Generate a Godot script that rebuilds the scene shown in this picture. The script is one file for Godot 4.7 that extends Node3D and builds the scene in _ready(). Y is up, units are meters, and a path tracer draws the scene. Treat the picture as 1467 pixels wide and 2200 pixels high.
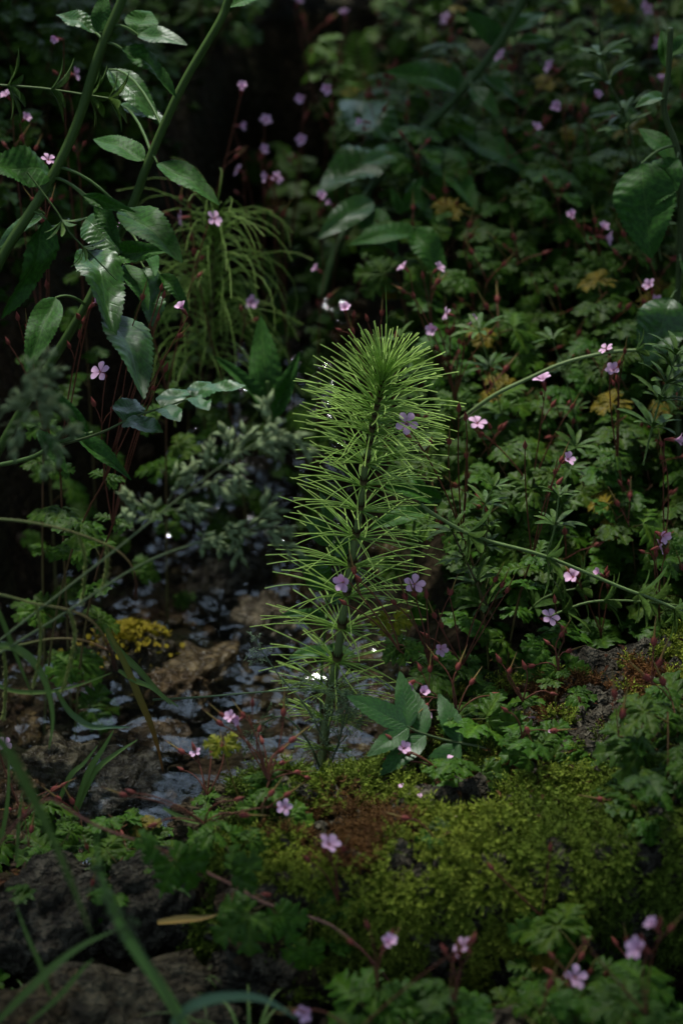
extends Node3D
# A shaded brookside: one tall horsetail beside a small stream, a mossy boulder, pink cranesbill on the banks.

var rng := RandomNumberGenerator.new()
var noise := FastNoiseLite.new()
var M := {}
var K := {}
var taken := {}
var rock_buf: Buf
var GAP := 0.42  # radius of the hole left in the added canopy for sunlight
var LIGHT := Vector3(-0.5, 3.0, -0.9).normalized()


class Buf:
	var v := PackedVector3Array()
	var c := PackedColorArray()
	var uv := PackedVector2Array()
	var ix := PackedInt32Array()

	func add(p: Vector3, col: Color, t := Vector2.ZERO) -> int:
		v.append(p)
		c.append(col)
		uv.append(t)
		return v.size() - 1

	func tri(a: int, b: int, d: int) -> void:
		ix.append(a)
		ix.append(b)
		ix.append(d)

	func quad(a: int, b: int, d: int, e: int) -> void:
		tri(a, b, d)
		tri(a, d, e)

	func mesh() -> ArrayMesh:
		var n := PackedVector3Array()
		n.resize(v.size())
		for i in range(0, ix.size(), 3):
			var a := v[ix[i]]
			var f := (v[ix[i + 2]] - a).cross(v[ix[i + 1]] - a)
			n[ix[i]] += f
			n[ix[i + 1]] += f
			n[ix[i + 2]] += f
		for i in n.size():
			n[i] = n[i].normalized() if n[i].length_squared() > 1e-30 else Vector3.UP
		var arr := []
		arr.resize(Mesh.ARRAY_MAX)
		arr[Mesh.ARRAY_VERTEX] = v
		arr[Mesh.ARRAY_NORMAL] = n
		arr[Mesh.ARRAY_COLOR] = c
		arr[Mesh.ARRAY_TEX_UV] = uv
		arr[Mesh.ARRAY_INDEX] = ix
		var m := ArrayMesh.new()
		m.add_surface_from_arrays(Mesh.PRIMITIVE_TRIANGLES, arr)
		return m


# ---------------------------------------------------------------- nodes
func numbered(called: String) -> String:
	var n: int = taken.get(called, 0)
	taken[called] = n + 1
	return called if n == 0 else "%s_%03d" % [called, n]


func tag(o: Node3D, label: String, category: String, group := "", kind := "") -> Node3D:
	if label:
		o.set_meta("label", label)
	if category:
		o.set_meta("category", category)
	if group:
		o.set_meta("group", group)
	if kind:
		o.set_meta("kind", kind)
	return o


func thing(called: String, label: String, category: String, where := Vector3.ZERO, group := "") -> Node3D:
	var o := Node3D.new()
	o.name = numbered(called)
	add_child(o)
	o.position = where
	tag(o, label, category, group)
	return o


func part(parent: Node, called: String, mesh: Mesh, mat: Material, t := Transform3D()) -> MeshInstance3D:
	var o := MeshInstance3D.new()
	o.name = numbered(called) if parent == self else called
	o.mesh = mesh
	o.material_override = mat
	o.transform = t
	parent.add_child(o, true)
	return o


func many(called: String, mesh: Mesh, mat: Material, ts: Array, cols: Array, label: String, category: String) -> MultiMeshInstance3D:
	var mm := MultiMesh.new()
	mm.transform_format = MultiMesh.TRANSFORM_3D
	mm.use_colors = cols.size() > 0
	mm.mesh = mesh
	mm.instance_count = ts.size()
	for i in ts.size():
		mm.set_instance_transform(i, ts[i])
		if cols.size():
			mm.set_instance_color(i, cols[i])
	var o := MultiMeshInstance3D.new()
	o.name = numbered(called)
	o.multimesh = mm
	o.material_override = mat
	add_child(o)
	tag(o, label, category, "", "stuff")
	return o


# ---------------------------------------------------------------- shapes
func rr(a: float, b: float) -> float:
	return rng.randf_range(a, b)


func rv(s: float) -> Vector3:
	return Vector3(rr(-s, s), rr(-s, s), rr(-s, s))


func mul(c: Color, k: float) -> Color:
	return Color(c.r * k, c.g * k, c.b * k)


func frame(z: Vector3, up: Vector3) -> Basis:
	z = z.normalized()
	var y := up - z * up.dot(z)
	if y.length() < 1e-4:
		y = Vector3(0.3, 0.5, 0.81) - z * Vector3(0.3, 0.5, 0.81).dot(z)
	y = y.normalized()
	return Basis(y.cross(z), y, z)


func bez(a: Vector3, b: Vector3, d: Vector3, n: int) -> Array:
	var out := []
	for i in n + 1:
		var t := float(i) / n
		out.append(a.lerp(b, t).lerp(b.lerp(d, t), t))
	return out


func spline(p: Array, n: int) -> Array:
	var out := []
	for i in p.size() - 1:
		var a: Vector3 = p[max(i - 1, 0)]
		var b: Vector3 = p[i]
		var d: Vector3 = p[i + 1]
		var e: Vector3 = p[min(i + 2, p.size() - 1)]
		for k in n:
			out.append(b.cubic_interpolate(d, a, e, float(k) / n))
	out.append(p[-1])
	return out


func along(p: Array, t: float) -> Vector3:
	var f: float = clampf(t, 0, 0.9999) * (p.size() - 1)
	var i := int(f)
	return p[i].lerp(p[i + 1], f - i)


func heading(p: Array, t: float) -> Vector3:
	var i := int(clampf(t, 0, 0.9999) * (p.size() - 1))
	return (p[i + 1] - p[i]).normalized()


func tube(b: Buf, p: Array, r0: float, r1: float, sides: int, c0: Color, c1: Color, bumps := 0.0, ridge := 0.0) -> void:
	var n := p.size()
	var up := Vector3(0.31, 0.2, 0.93)
	var first := b.v.size()
	for i in n:
		var d: Vector3 = (p[min(i + 1, n - 1)] - p[max(i - 1, 0)])
		var f := frame(d, up)
		up = f.y
		var t := float(i) / (n - 1)
		var r := lerpf(r0, r1, t) * (1.0 + (bumps if i % 3 == 1 else 0.0))
		var col := c0.lerp(c1, t)
		for k in sides:
			var a := TAU * k / sides
			var q: float = r * (1.0 + (ridge if k % 2 == 0 else -ridge))
			b.add(p[i] + (f.x * cos(a) + f.y * sin(a)) * q, col, Vector2(float(k) / sides, t))
	for i in n - 1:
		for k in sides:
			var a := first + i * sides + k
			var d := first + i * sides + (k + 1) % sides
			b.quad(a, a + sides, d + sides, d)
	for e in [0, n - 1]:
		var m := b.add(p[e], c0 if e == 0 else c1)
		for k in sides:
			var a: int = first + e * sides + k
			var d: int = first + e * sides + (k + 1) % sides
			if e == 0:
				b.tri(m, a, d)
			else:
				b.tri(m, d, a)


# profile: [[y, r, colour], ...] turned round the y axis
func lathe(b: Buf, prof: Array, sides: int, t := Transform3D()) -> void:
	var first := b.v.size()
	for q in prof:
		for k in sides:
			var a := TAU * k / sides
			b.add(t * Vector3(cos(a) * q[1], q[0], sin(a) * q[1]), q[2])
	for i in prof.size() - 1:
		for k in sides:
			var a := first + i * sides + k
			var d := first + i * sides + (k + 1) % sides
			b.quad(a, d, d + sides, a + sides)


# a ribbon with a folded middle: grass blades, petals, strap leaves
func ribbon(b: Buf, p: Array, w: Callable, up: Vector3, c0: Color, c1: Color, fold := 0.25) -> void:
	var n := p.size()
	var first := b.v.size()
	for i in n:
		var d: Vector3 = (p[min(i + 1, n - 1)] - p[max(i - 1, 0)])
		var f := frame(d, up)
		var t := float(i) / (n - 1)
		var h: float = w.call(t)
		var col := c0.lerp(c1, t)
		b.add(p[i] - f.x * h + f.y * h * fold, col, Vector2(0, t))
		b.add(p[i], mul(col, 1.15), Vector2(0.5, t))
		b.add(p[i] + f.x * h + f.y * h * fold, col, Vector2(1, t))
	for i in n - 1:
		var a := first + i * 3
		b.quad(a, a + 1, a + 4, a + 3)
		b.quad(a + 1, a + 2, a + 5, a + 4)


# one deeply cut leaflet, unit length along its own +z, laid down by t
func cut_leaflet(b: Buf, t: Transform3D, wide: float, lobes: int, droop: float, col: Color) -> void:
	var edge := [[0.0, 0.01], [0.06, 0.03]]
	for k in lobes:
		var a := 0.10 + 0.78 * k / lobes
		var e := 0.10 + 0.78 * (k + 1) / lobes
		var w: float = wide * (1.0 - pow(absf((a + e) * 0.5 - 0.42) / 0.62, 2.0)) * rr(0.88, 1.12)
		edge.append([a + 0.02, w * 0.42 if k else 0.05])
		edge.append([lerpf(a, e, 0.45), w * 0.86])
		edge.append([lerpf(a, e, 0.72), w * 0.88])
		edge.append([lerpf(a, e, 0.98), w * 1.08])
		edge.append([lerpf(a, e, 1.12), w * 0.92])
		edge.append([lerpf(a, e, 1.05), w * 0.58])
	edge.append([0.93, wide * 0.22])
	edge.append([0.99, 0.05])
	var light := Color(col.r * 1.5 + 0.012, col.g * 1.28 + 0.012, col.b * 1.3 + 0.004)
	for side in [-1.0, 1.0]:
		var first := b.v.size()
		var s_last := 0.0
		for q in edge:
			var s: float = maxf(s_last, q[0] - q[1] * 0.55)
			s_last = s
			var lift: float = -droop * s * s
			b.add(t * Vector3(0, lift, s), light, Vector2(0.5, s))
			var l2: float = -droop * q[0] * q[0]
			var m := Vector3(side * q[1] * 0.55, l2 + q[1] * 0.30, lerpf(s, q[0], 0.55))
			b.add(t * m, mul(col, 0.95), Vector2(0.5 + side * 0.25, s))
			b.add(t * Vector3(side * q[1], l2 + q[1] * 0.22 - q[1] * q[1] * 0.5, q[0]), mul(col, 1.05), Vector2(0.5 + side * 0.5, s))
		for i in edge.size() - 1:
			for k in 2:
				var a := first + i * 3 + k
				if side > 0:
					b.quad(a, a + 1, a + 4, a + 3)
				else:
					b.quad(a, a + 3, a + 4, a + 1)


# a whole cranesbill leaf: stalk from the origin out along +z, blade at its end; about `size` across
func cranesbill_leaf(size: float, stalk: float, col: Color, n: int) -> ArrayMesh:
	var b := Buf.new()
	var tip := Vector3(0, stalk * 0.45, stalk)
	var red := Color(0.12, 0.05, 0.03)
	tube(b, bez(Vector3.ZERO, Vector3(0, stalk * 0.35, stalk * 0.4), tip, 4), 0.0008, 0.0006, 4, red, Color(0.08, 0.11, 0.03))
	var turns := [0.0, 0.98, -0.98, 1.95, -1.95] if n == 5 else [0.0, 1.1, -1.1]
	for k in turns.size():
		var a: float = turns[k] + rr(-0.12, 0.12)
		var l: float = size * [0.62, 0.56, 0.56, 0.4, 0.4][k] * rr(0.92, 1.08)
		var dir := Vector3(sin(a), rr(-0.28, 0.02), cos(a))
		var f := frame(dir, Vector3(0, 1, 0) + rv(0.22))
		cut_leaflet(b, Transform3D(f.scaled(Vector3.ONE * l) if false else Basis(f.x * l, f.y * l, f.z * l), tip), rr(0.37, 0.46), 2 if k > 2 else 3, rr(0.1, 0.35), mul(col, rr(0.92, 1.08)))
	return b.mesh()


# an egg-shaped toothed leaf of unit length along +z; UVs carry the veins
func toothed_leaf(wide: float, droop: float, fold: float, wave: float, col: Color, teeth := 22) -> ArrayMesh:
	var b := Buf.new()
	var n := teeth * 2
	var cols := 4
	for i in n + 1:
		var t := float(i) / n
		var w: float = wide * pow(sin(PI * pow(t, 0.72)), 0.85) if t < 1.0 else 0.0
		w = maxf(w, 0.004)
		var tooth := 0.06 * wide if i % 2 == 1 else -0.02 * wide
		for k in range(-cols, cols + 1):
			var s := float(k) / cols
			var x := s * w
			var z := t
			if absi(k) == cols:
				x += signf(s) * tooth * sin(PI * t)
				z += 0.014 if i % 2 == 1 else 0.0
			var y := -droop * t * t + absf(s) * w * fold - s * s * w * fold * 0.5
			y += wave * sin(t * 60.0 + absf(s) * 7.0) * 0.05 * absf(s) * w + wave * w * 0.2 * sin(t * 9.0 + s * 2.0 + wide * 40.0)
			b.add(Vector3(x, y, z), col, Vector2(0.5 + 0.5 * s, t))
	var row := cols * 2 + 1
	for i in n:
		for k in cols * 2:
			var a := i * row + k
			b.quad(a, a + 1, a + row + 1, a + row)
	return b.mesh()


# a lumpy stone about 1 m across, to be scaled
func stone_mesh(seed_at: float, rough: float, col: Color, rings := 34) -> ArrayMesh:
	var b := Buf.new()
	var cols := rings * 2
	noise.fractal_octaves = 4
	noise.frequency = 1.0
	for i in rings + 1:
		for k in cols:
			var th := PI * i / rings
			var ph := TAU * k / cols
			var d := Vector3(sin(th) * cos(ph), cos(th), sin(th) * sin(ph))
			# flattened facets: a rounded box pushed about by noise
			var q := d / pow(pow(absf(d.x), 3.2) + pow(absf(d.y), 3.2) + pow(absf(d.z), 3.2), 1 / 3.2)
			var h := noise.get_noise_3dv(d * 0.9 + Vector3.ONE * seed_at) * 0.55 + noise.get_noise_3dv(d * 3.1 + Vector3.ONE * seed_at * 2.0) * rough
			h += -absf(noise.get_noise_3dv(d * 5.0 + Vector3.ONE * seed_at * 3.0)) * rough * 0.6
			var p := q * 0.5 * (1.0 + h)
			var m := 0.75 + 0.6 * (noise.get_noise_3dv(d * 2.0 + Vector3.ONE * (seed_at + 9.0)) + 0.35)
			b.add(p, Color(col.r * m, col.g * m, col.b * m * 0.97))
	for i in rings:
		for k in cols:
			var a := i * cols + k
			var d := i * cols + (k + 1) % cols
			b.quad(a, a + cols, d + cols, d)
	return b.mesh()


# ---------------------------------------------------------------- materials
func noise_tex(freq: float, octaves: int, lo: Color, hi: Color, sd: int, type := FastNoiseLite.TYPE_SIMPLEX_SMOOTH, stops := []) -> NoiseTexture2D:
	var n := FastNoiseLite.new()
	n.noise_type = type
	n.frequency = freq
	n.fractal_octaves = octaves
	n.seed = sd
	var g := Gradient.new()
	g.set_color(0, lo)
	g.set_color(1, hi)
	for s in stops:
		g.add_point(s[0], s[1])
	var t := NoiseTexture2D.new()
	t.width = 512
	t.height = 512
	t.seamless = true
	t.noise = n
	t.color_ramp = g
	return t


func mat(called: String, rough: float, tint := Color.WHITE, back := Color.BLACK) -> StandardMaterial3D:
	var m := StandardMaterial3D.new()
	m.resource_name = called
	m.vertex_color_use_as_albedo = true
	m.albedo_color = tint
	m.roughness = rough
	m.metallic_specular = 0.24
	m.cull_mode = BaseMaterial3D.CULL_DISABLED
	if back != Color.BLACK:
		m.backlight_enabled = true
		m.backlight = back
	M[called] = m
	return m


func triplanar(m: StandardMaterial3D, scale: float, albedo: Texture2D, height: Texture2D, hs: float, in_world := true) -> void:
	m.uv1_triplanar = true
	m.uv1_world_triplanar = in_world
	m.uv1_scale = Vector3.ONE * scale
	m.albedo_texture = albedo
	if height:
		m.heightmap_enabled = true
		m.heightmap_texture = height
		m.heightmap_scale = hs


# veins of a toothed leaf: [albedo, relief]
func vein_textures() -> Array:
	var w := 192
	var h := 384
	var a := Image.create(w, h, false, Image.FORMAT_RGB8)
	var r := Image.create(w, h, false, Image.FORMAT_RGB8)
	noise.frequency = 0.03
	noise.fractal_octaves = 3
	for y in h:
		for x in w:
			var s := absf(x / (w - 1.0) - 0.5) * 2.0
			var t := y / (h - 1.0)
			var mid := smoothstep(0.06, 0.0, s)
			var lane := fposmod((t - s * 0.20 + s * s * 0.04) * 11.0 + (0.5 if x > w / 2 else 0.0), 1.0)
			var side := smoothstep(0.10, 0.0, absf(lane - 0.5)) * (1.0 - s * 0.5)
			var net := smoothstep(0.10, 0.0, absf(noise.get_noise_2d(x * 4.0, y * 3.0)))
			var vein := clampf(maxf(mid, maxf(side * 0.8, net * 0.3)), 0, 1)
			var blot := 0.82 + 0.25 * noise.get_noise_2d(x * 1.3 + 500, y * 1.3)
			var k := lerpf(blot, 1.0, vein * 0.6)
			a.set_pixel(x, y, Color(k * lerpf(0.86, 1, vein), k, k * lerpf(0.86, 1.0, vein)))
			var hh := 0.8 - 0.65 * maxf(mid, maxf(side, net * 0.35)) + 0.1 * sin(lane * TAU)
			r.set_pixel(x, y, Color(hh, hh, hh))
	return [ImageTexture.create_from_image(a), ImageTexture.create_from_image(r)]


func materials() -> void:
	var mottle := noise_tex(0.02, 4, Color(0.62, 0.62, 0.6), Color(1, 1, 1), 3)
	var bump := noise_tex(0.03, 3, Color.BLACK, Color.WHITE, 5)
	var leaf_back := Color(0.20, 0.30, 0.06)
	for q in [["leaf_mid", Color(0.92, 0.93, 0.80)], ["leaf_pale", Color(1.0, 1.0, 0.82)], ["leaf_blue", Color(0.90, 0.94, 0.82)], ["leaf_deep", Color(0.92, 0.92, 0.76)]]:
		var m := mat(q[0], 0.48, q[1], leaf_back)
		triplanar(m, 14.0, mottle, bump, 0.08)
	mat("leaf_yellow", 0.55, Color(1.0, 0.9, 0.3), Color(0.4, 0.36, 0.05))
	var vt := vein_textures()
	for q in [["broad_mid", Color(0.95, 0.97, 0.92), 0.55], ["broad_pale", Color(1, 1, 0.9), 0.5], ["broad_blue", Color(0.95, 0.97, 0.92), 0.42], ["broad_sheen", Color(0.95, 0.97, 0.92), 0.36]]:
		var m := mat(q[0], q[2], q[1], leaf_back)
		m.albedo_texture = vt[0]
		m.metallic_specular = 0.45 if q[2] < 0.45 else 0.28
		m.heightmap_enabled = true
		m.heightmap_texture = vt[1]
		m.heightmap_scale = 0.03
	mat("stem", 0.5, Color.WHITE, Color(0.12, 0.15, 0.05))
	mat("horsetail", 0.42, Color.WHITE, Color(0.3, 0.4, 0.12))
	mat("petal", 0.6, Color.WHITE, Color(0.5, 0.36, 0.5))
	mat("calyx", 0.55, Color.WHITE, Color(0.15, 0.06, 0.05))
	mat("grass", 0.45, Color.WHITE, Color(0.3, 0.4, 0.12))
	mat("moss", 0.7, Color.WHITE, Color(0.34, 0.4, 0.08))
	var soil := mat("soil", 0.85)
	triplanar(soil, 5.0, noise_tex(0.03, 5, Color(0.35, 0.31, 0.27), Color(1, 0.95, 0.88), 11), noise_tex(0.02, 5, Color.BLACK, Color.WHITE, 12), 1.6)
	var stone := mat("stone", 0.75)
	triplanar(stone, 7.0, noise_tex(0.015, 6, Color(0.30, 0.27, 0.24), Color(1, 0.97, 0.9), 21, FastNoiseLite.TYPE_SIMPLEX_SMOOTH, [[0.42, Color(0.5, 0.47, 0.42)], [0.55, Color(0.72, 0.70, 0.64)]]), noise_tex(0.03, 6, Color.BLACK, Color.WHITE, 22), 2.2)
	var wet := mat("wet_stone", 0.22)
	triplanar(wet, 7.0, stone.albedo_texture, stone.heightmap_texture, 0.6)
	var bark := mat("bark", 0.85)
	triplanar(bark, 1.2, noise_tex(0.03, 5, Color(0.4, 0.36, 0.3), Color(1, 0.95, 0.9), 31), noise_tex(0.04, 4, Color.BLACK, Color.WHITE, 32), 4.0)
	var w := mat("water", 0.08, Color(0.12, 0.14, 0.14, 0.04))
	w.metallic_specular = 0.5
	w.vertex_color_use_as_albedo = false
	w.transparency = BaseMaterial3D.TRANSPARENCY_ALPHA


# ---------------------------------------------------------------- land
func stream_x(z: float) -> float:
	if z < -0.5:
		return lerpf(-0.15, -0.06, clampf((-z - 0.5) / 0.5, 0, 2))
	return lerpf(-0.15, -0.26, clampf((z + 0.5) / 0.6, 0, 1))


func stream_half(z: float) -> float:
	return lerpf(0.27, 0.045, smoothstep(0.1, -1.0, z))


func water_y(z: float) -> float:
	return 0.01 + maxf(0.0, 0.33 * (-z - 0.55))


func land(x: float, z: float) -> float:
	var bank := 0.02 + 0.5 * clampf(-z - 0.1, 0.0, 0.95) + 0.12 * maxf(0.0, -z - 1.05)
	bank += 0.13 * smoothstep(-0.32, -0.46, x) * smoothstep(-0.05, -0.3, z)
	bank += 0.4 * maxf(0.0, absf(x) - 1.1)
	bank -= 0.05 * smoothstep(0.3, 0.5, z)
	noise.frequency = 3.0
	noise.fractal_octaves = 4
	bank += noise.get_noise_2d(x, z) * 0.03
	var m := 1.0 - smoothstep(stream_half(z), stream_half(z) + 0.12, absf(x - stream_x(z)))
	m *= (1.0 - smoothstep(0.1, 0.26, z)) * smoothstep(-1.32, -1.12, z)
	var bed := water_y(z) - 0.06 + noise.get_noise_2d(x * 3.0, z * 3.0) * 0.02
	return lerpf(bank, minf(bed, bank), m)


func rock_top(x: float, z: float) -> float:
	noise.frequency = 3.0
	noise.fractal_octaves = 4
	return 0.105 - 0.05 * smoothstep(0.16, -0.04, x) * smoothstep(0.24, 0.12, z) + 0.05 * smoothstep(0.1, 0.55, x) - 0.02 * smoothstep(0.1, 0.35, z) + noise.get_noise_2d(x + 7.0, z) * 0.03


func rock_edge(a: float) -> float:
	var w := 1.0 + 0.04 * sin(a * 3.0 + 1.0) + 0.03 * sin(a * 7.0)
	w -= 0.26 * exp(-pow(wrapf(a + 2.60, -PI, PI) / 0.42, 2.0))
	w += 0.46 * exp(-pow(wrapf(a - 2.36, -PI, PI) / 0.36, 2.0))
	return w


func in_rock(x: float, z: float) -> float:
	var q := Vector2((x - 0.36) / 0.48, (z - 0.195) / 0.20)
	return pow(q.length() / rock_edge(q.angle()), 2.0)


func under(x: float, z: float) -> float:
	return rock_top(x, z) if in_rock(x, z) < 0.82 else land(x, z)


func on(p: Vector3, lift := -0.005) -> Vector3:
	return Vector3(p.x, under(p.x, p.z) + lift, p.z)


func make_land() -> void:
	var b := Buf.new()
	var steps := []
	var q := 0.0
	while q < 40.0:
		steps.append(q)
		q += 0.012 if q < 1.5 else maxf(0.05, q * 0.12)
	var axis := []
	for i in range(steps.size() - 1, 0, -1):
		axis.append(-steps[i])
	axis.append_array(steps)
	var n := axis.size()
	for j in n:
		for i in n:
			var x: float = axis[i]
			var z: float = axis[j] - 0.4
			var y := land(clampf(x, -9, 9), clampf(z, -9, 9))
			noise.frequency = 9.0
			var damp := noise.get_noise_2d(x, z)
			b.add(Vector3(x, y, z), Color(0.075, 0.055, 0.034).lerp(Color(0.035, 0.04, 0.016), clampf(damp + 0.5, 0, 1)))
	for j in n - 1:
		for i in n - 1:
			var a := j * n + i
			b.quad(a, a + 1, a + n + 1, a + n)
	tag(part(self, "ground", b.mesh(), M.soil), "dark damp soil of the banks and stream bed", "", "", "structure")


func make_water() -> void:
	var b := Buf.new()
	var nx := 130
	var nz := 330
	noise.fractal_octaves = 3
	for j in nz + 1:
		var z := lerpf(-1.3, 0.27, float(j) / nz)
		for i in nx + 1:
			var half := stream_half(z) + 0.1
			var x := stream_x(z) + lerpf(-half, half, float(i) / nx)
			noise.frequency = 1.0
			var rush := clampf((-z + 0.16) * 3.0, 0.16, 1.0)
			var y := water_y(z) + rush * (noise.get_noise_2d(x * 16.0, z * 13.0) * 0.0085 + noise.get_noise_2d(x * 48.0 + 50.0, z * 36.0) * 0.0016)
			b.add(Vector3(x, y, z), Color.WHITE)
	for j in nz:
		for i in nx:
			var a := j * (nx + 1) + i
			b.quad(a, a + 1, a + nx + 2, a + nx + 1)
	tag(part(self, "water", b.mesh(), M.water), "clear rippling water of the narrow stream", "", "", "structure")


func make_boulder() -> void:
	var b := Buf.new()
	var na := 260
	var ns := 120
	var hole := Vector3(0.191, 0.128, 0.030)
	for i in ns + 1:
		var s := float(i) / ns
		for k in na:
			var a := TAU * k / na
			var rho: float
			var y: float
			var fall := 0.0
			var lobe := exp(-pow(wrapf(a - 2.5, -PI, PI) / 0.5, 2.0))
			if s < 0.6:
				rho = s / 0.6 * lerpf(0.92, 0.78, lobe)
			else:
				var u := (s - 0.6) / 0.4
				rho = lerpf(0.92, 0.78, lobe) + lerpf(0.10, 0.24, lobe) * sin(minf(u * 1.4, 1.0) * PI * 0.5) - 0.08 * u * u
				fall = pow(u, 1.5)
			var wob := rock_edge(a)
			var x := 0.36 + cos(a) * 0.48 * rho * wob
			var z := 0.195 + sin(a) * 0.20 * rho * wob
			y = lerpf(rock_top(x, z), -0.09, fall)
			noise.fractal_octaves = 4
			noise.frequency = 6.0
			var out := Vector3(cos(a), 0.5, sin(a)).normalized()
			var p := Vector3(x, y, z) + out * noise.get_noise_3d(x, y, z) * 0.045 * smoothstep(0.5, 0.8, s)
			p.y += (noise.get_noise_3d(x * 3.0, 0.3, z * 3.0) + 0.8 * noise.get_noise_3d(x * 7.0, 0.9, z * 7.0)) * 0.022 * (1.0 - fall)
			p.y -= 0.05 * smoothstep(0.019, 0.010, Vector2(p.x - hole.x, (p.z - hole.z) * 0.8).length())
			var g := 0.8 + 0.5 * noise.get_noise_3d(x * 2.0, y * 2.0, z * 2.0)
			b.add(p, Color(0.20 * g, 0.19 * g, 0.165 * g))
	for i in ns:
		for k in na:
			var a := i * na + k
			var d := i * na + (k + 1) % na
			b.quad(a, a + na, d + na, d)
	rock_buf = b
	tag(part(self, "boulder", b.mesh(), M.stone), "broad grey boulder covered in moss right of the stream", "boulder")


func frond_mesh(col: Color, tip: Color) -> ArrayMesh:
	var b := Buf.new()
	var p := bez(Vector3.ZERO, Vector3(0, 0.6, 0), Vector3(0, 1.0, 0.35), 6)
	for i in range(1, 13):
		var t := i / 12.5
		var at := along(p, t)
		var a := i * 2.4
		var l := 0.26 * (1.15 - 0.55 * t)
		var dir := (heading(p, t) * 0.75 + Vector3(cos(a), 0, sin(a)) * (0.9 if i < 12 else 0.1)).normalized()
		var f := frame(dir, heading(p, t))
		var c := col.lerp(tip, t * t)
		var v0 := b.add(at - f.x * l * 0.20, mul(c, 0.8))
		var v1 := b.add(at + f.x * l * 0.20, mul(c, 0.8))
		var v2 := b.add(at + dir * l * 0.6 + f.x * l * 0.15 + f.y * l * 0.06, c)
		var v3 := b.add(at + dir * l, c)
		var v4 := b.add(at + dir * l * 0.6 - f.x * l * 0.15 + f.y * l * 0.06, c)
		b.quad(v0, v1, v2, v4)
		b.tri(v4, v2, v3)
	return b.mesh()


func make_moss() -> void:
	var bare := [[Vector3(0.241, 0.128, 0.000), 0.05], [Vector3(0.278, 0.131, 0.000), 0.045], [Vector3(0.161, 0.112, 0.100), 0.026], [Vector3(0.208, 0.094, 0.170), 0.04], [Vector3(0.253, 0.106, 0.120), 0.03], [Vector3(0.100, 0.074, 0.270), 0.035], [Vector3(0.141, 0.069, 0.270), 0.02], [Vector3(0.191, 0.128, 0.030), 0.022], [Vector3(0.186, 0.097, 0.170), 0.03]]
	var brown := [[Vector3(-0.018, 0.080, 0.310), 0.055], [Vector3(0.011, 0.086, 0.330), 0.06], [Vector3(0.049, 0.099, 0.080), 0.045], [Vector3(0.182, 0.117, 0.090), 0.05], [Vector3(0.076, 0.091, 0.120), 0.04], [Vector3(0.243, 0.117, 0.080), 0.05], [Vector3(0.183, 0.083, 0.220), 0.03], [Vector3(0.269, 0.101, 0.140), 0.05], [Vector3(0.218, 0.112, 0.100), 0.035], [Vector3(0.299, 0.112, 0.080), 0.04], [Vector3(0.112, 0.089, 0.240), 0.025]]
	var tr := [[], []]
	var co := [[], []]
	var v := rock_buf.v
	var ix := rock_buf.ix
	for i in range(0, ix.size(), 3):
		var a := v[ix[i]]
		var e1 := v[ix[i + 1]] - a
		var e2 := v[ix[i + 2]] - a
		var nn := e2.cross(e1)
		var area := nn.length() * 0.5
		nn = nn.normalized()
		if a.x > 0.62 or a.z < 0.0 and nn.z < -0.6:
			continue
		var want := area * 170000.0
		var cnt := int(want) + (1 if rng.randf() < want - int(want) else 0)
		for c in cnt:
			var u := rng.randf()
			var w := rng.randf()
			if u + w > 1.0:
				u = 1.0 - u
				w = 1.0 - w
			var p := a + e1 * u + e2 * w
			var skip := false
			noise.frequency = 14.0
			noise.fractal_octaves = 3
			var n1 := noise.get_noise_3dv(p)
			for q in bare:
				if p.distance_to(Vector3(q[0].x, p.y, q[0].z)) < q[1] * (1.0 + n1 * 1.6):
					skip = true
			noise.frequency = 38.0
			noise.fractal_octaves = 2
			var n3 := noise.get_noise_3dv(p + Vector3.ONE * 2.0)
			if skip or n1 < -0.17 or n3 < -0.22 and rng.randf() < 0.85:
				continue
			var rust := 0.0
			for q in brown:
				rust = maxf(rust, 1.0 - smoothstep(0.6, 1.0, p.distance_to(Vector3(q[0].x, p.y, q[0].z)) / (q[1] * (1.0 + n1 * 1.5))))
			noise.frequency = 5.0
			var n2 := noise.get_noise_3dv(p + Vector3.ONE * 5.0)
			var kind := 1 if rng.randf() < rust else 0
			var s := rr(0.009, 0.017) * (1.0 + 0.5 * n1 + 0.8 * n3) * (0.8 if kind else 1.0)
			var up := (nn + Vector3.UP * 0.35 + rv(0.55)).normalized()
			var f := frame(Vector3(rr(-1, 1), -0.5, rr(-1, 1)), up)
			var y := up
			var x := y.cross(f.z).normalized()
			var z := x.cross(y)
			tr[kind].append(Transform3D(Basis(x * s, y * s, z * s), p + up * s * rr(-0.25, 0.15)))
			var k := rr(0.6, 1.25) * (1.0 + n2 * 0.9)
			co[kind].append(Color(k * (1.0 + n2 * 0.3), k, k))
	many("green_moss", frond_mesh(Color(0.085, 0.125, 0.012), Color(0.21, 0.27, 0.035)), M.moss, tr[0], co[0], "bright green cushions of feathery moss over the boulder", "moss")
	many("brown_moss", frond_mesh(Color(0.075, 0.035, 0.012), Color(0.14, 0.075, 0.025)), M.moss, tr[1], co[1], "rusty brown dried moss in patches on the boulder", "moss")


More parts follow.
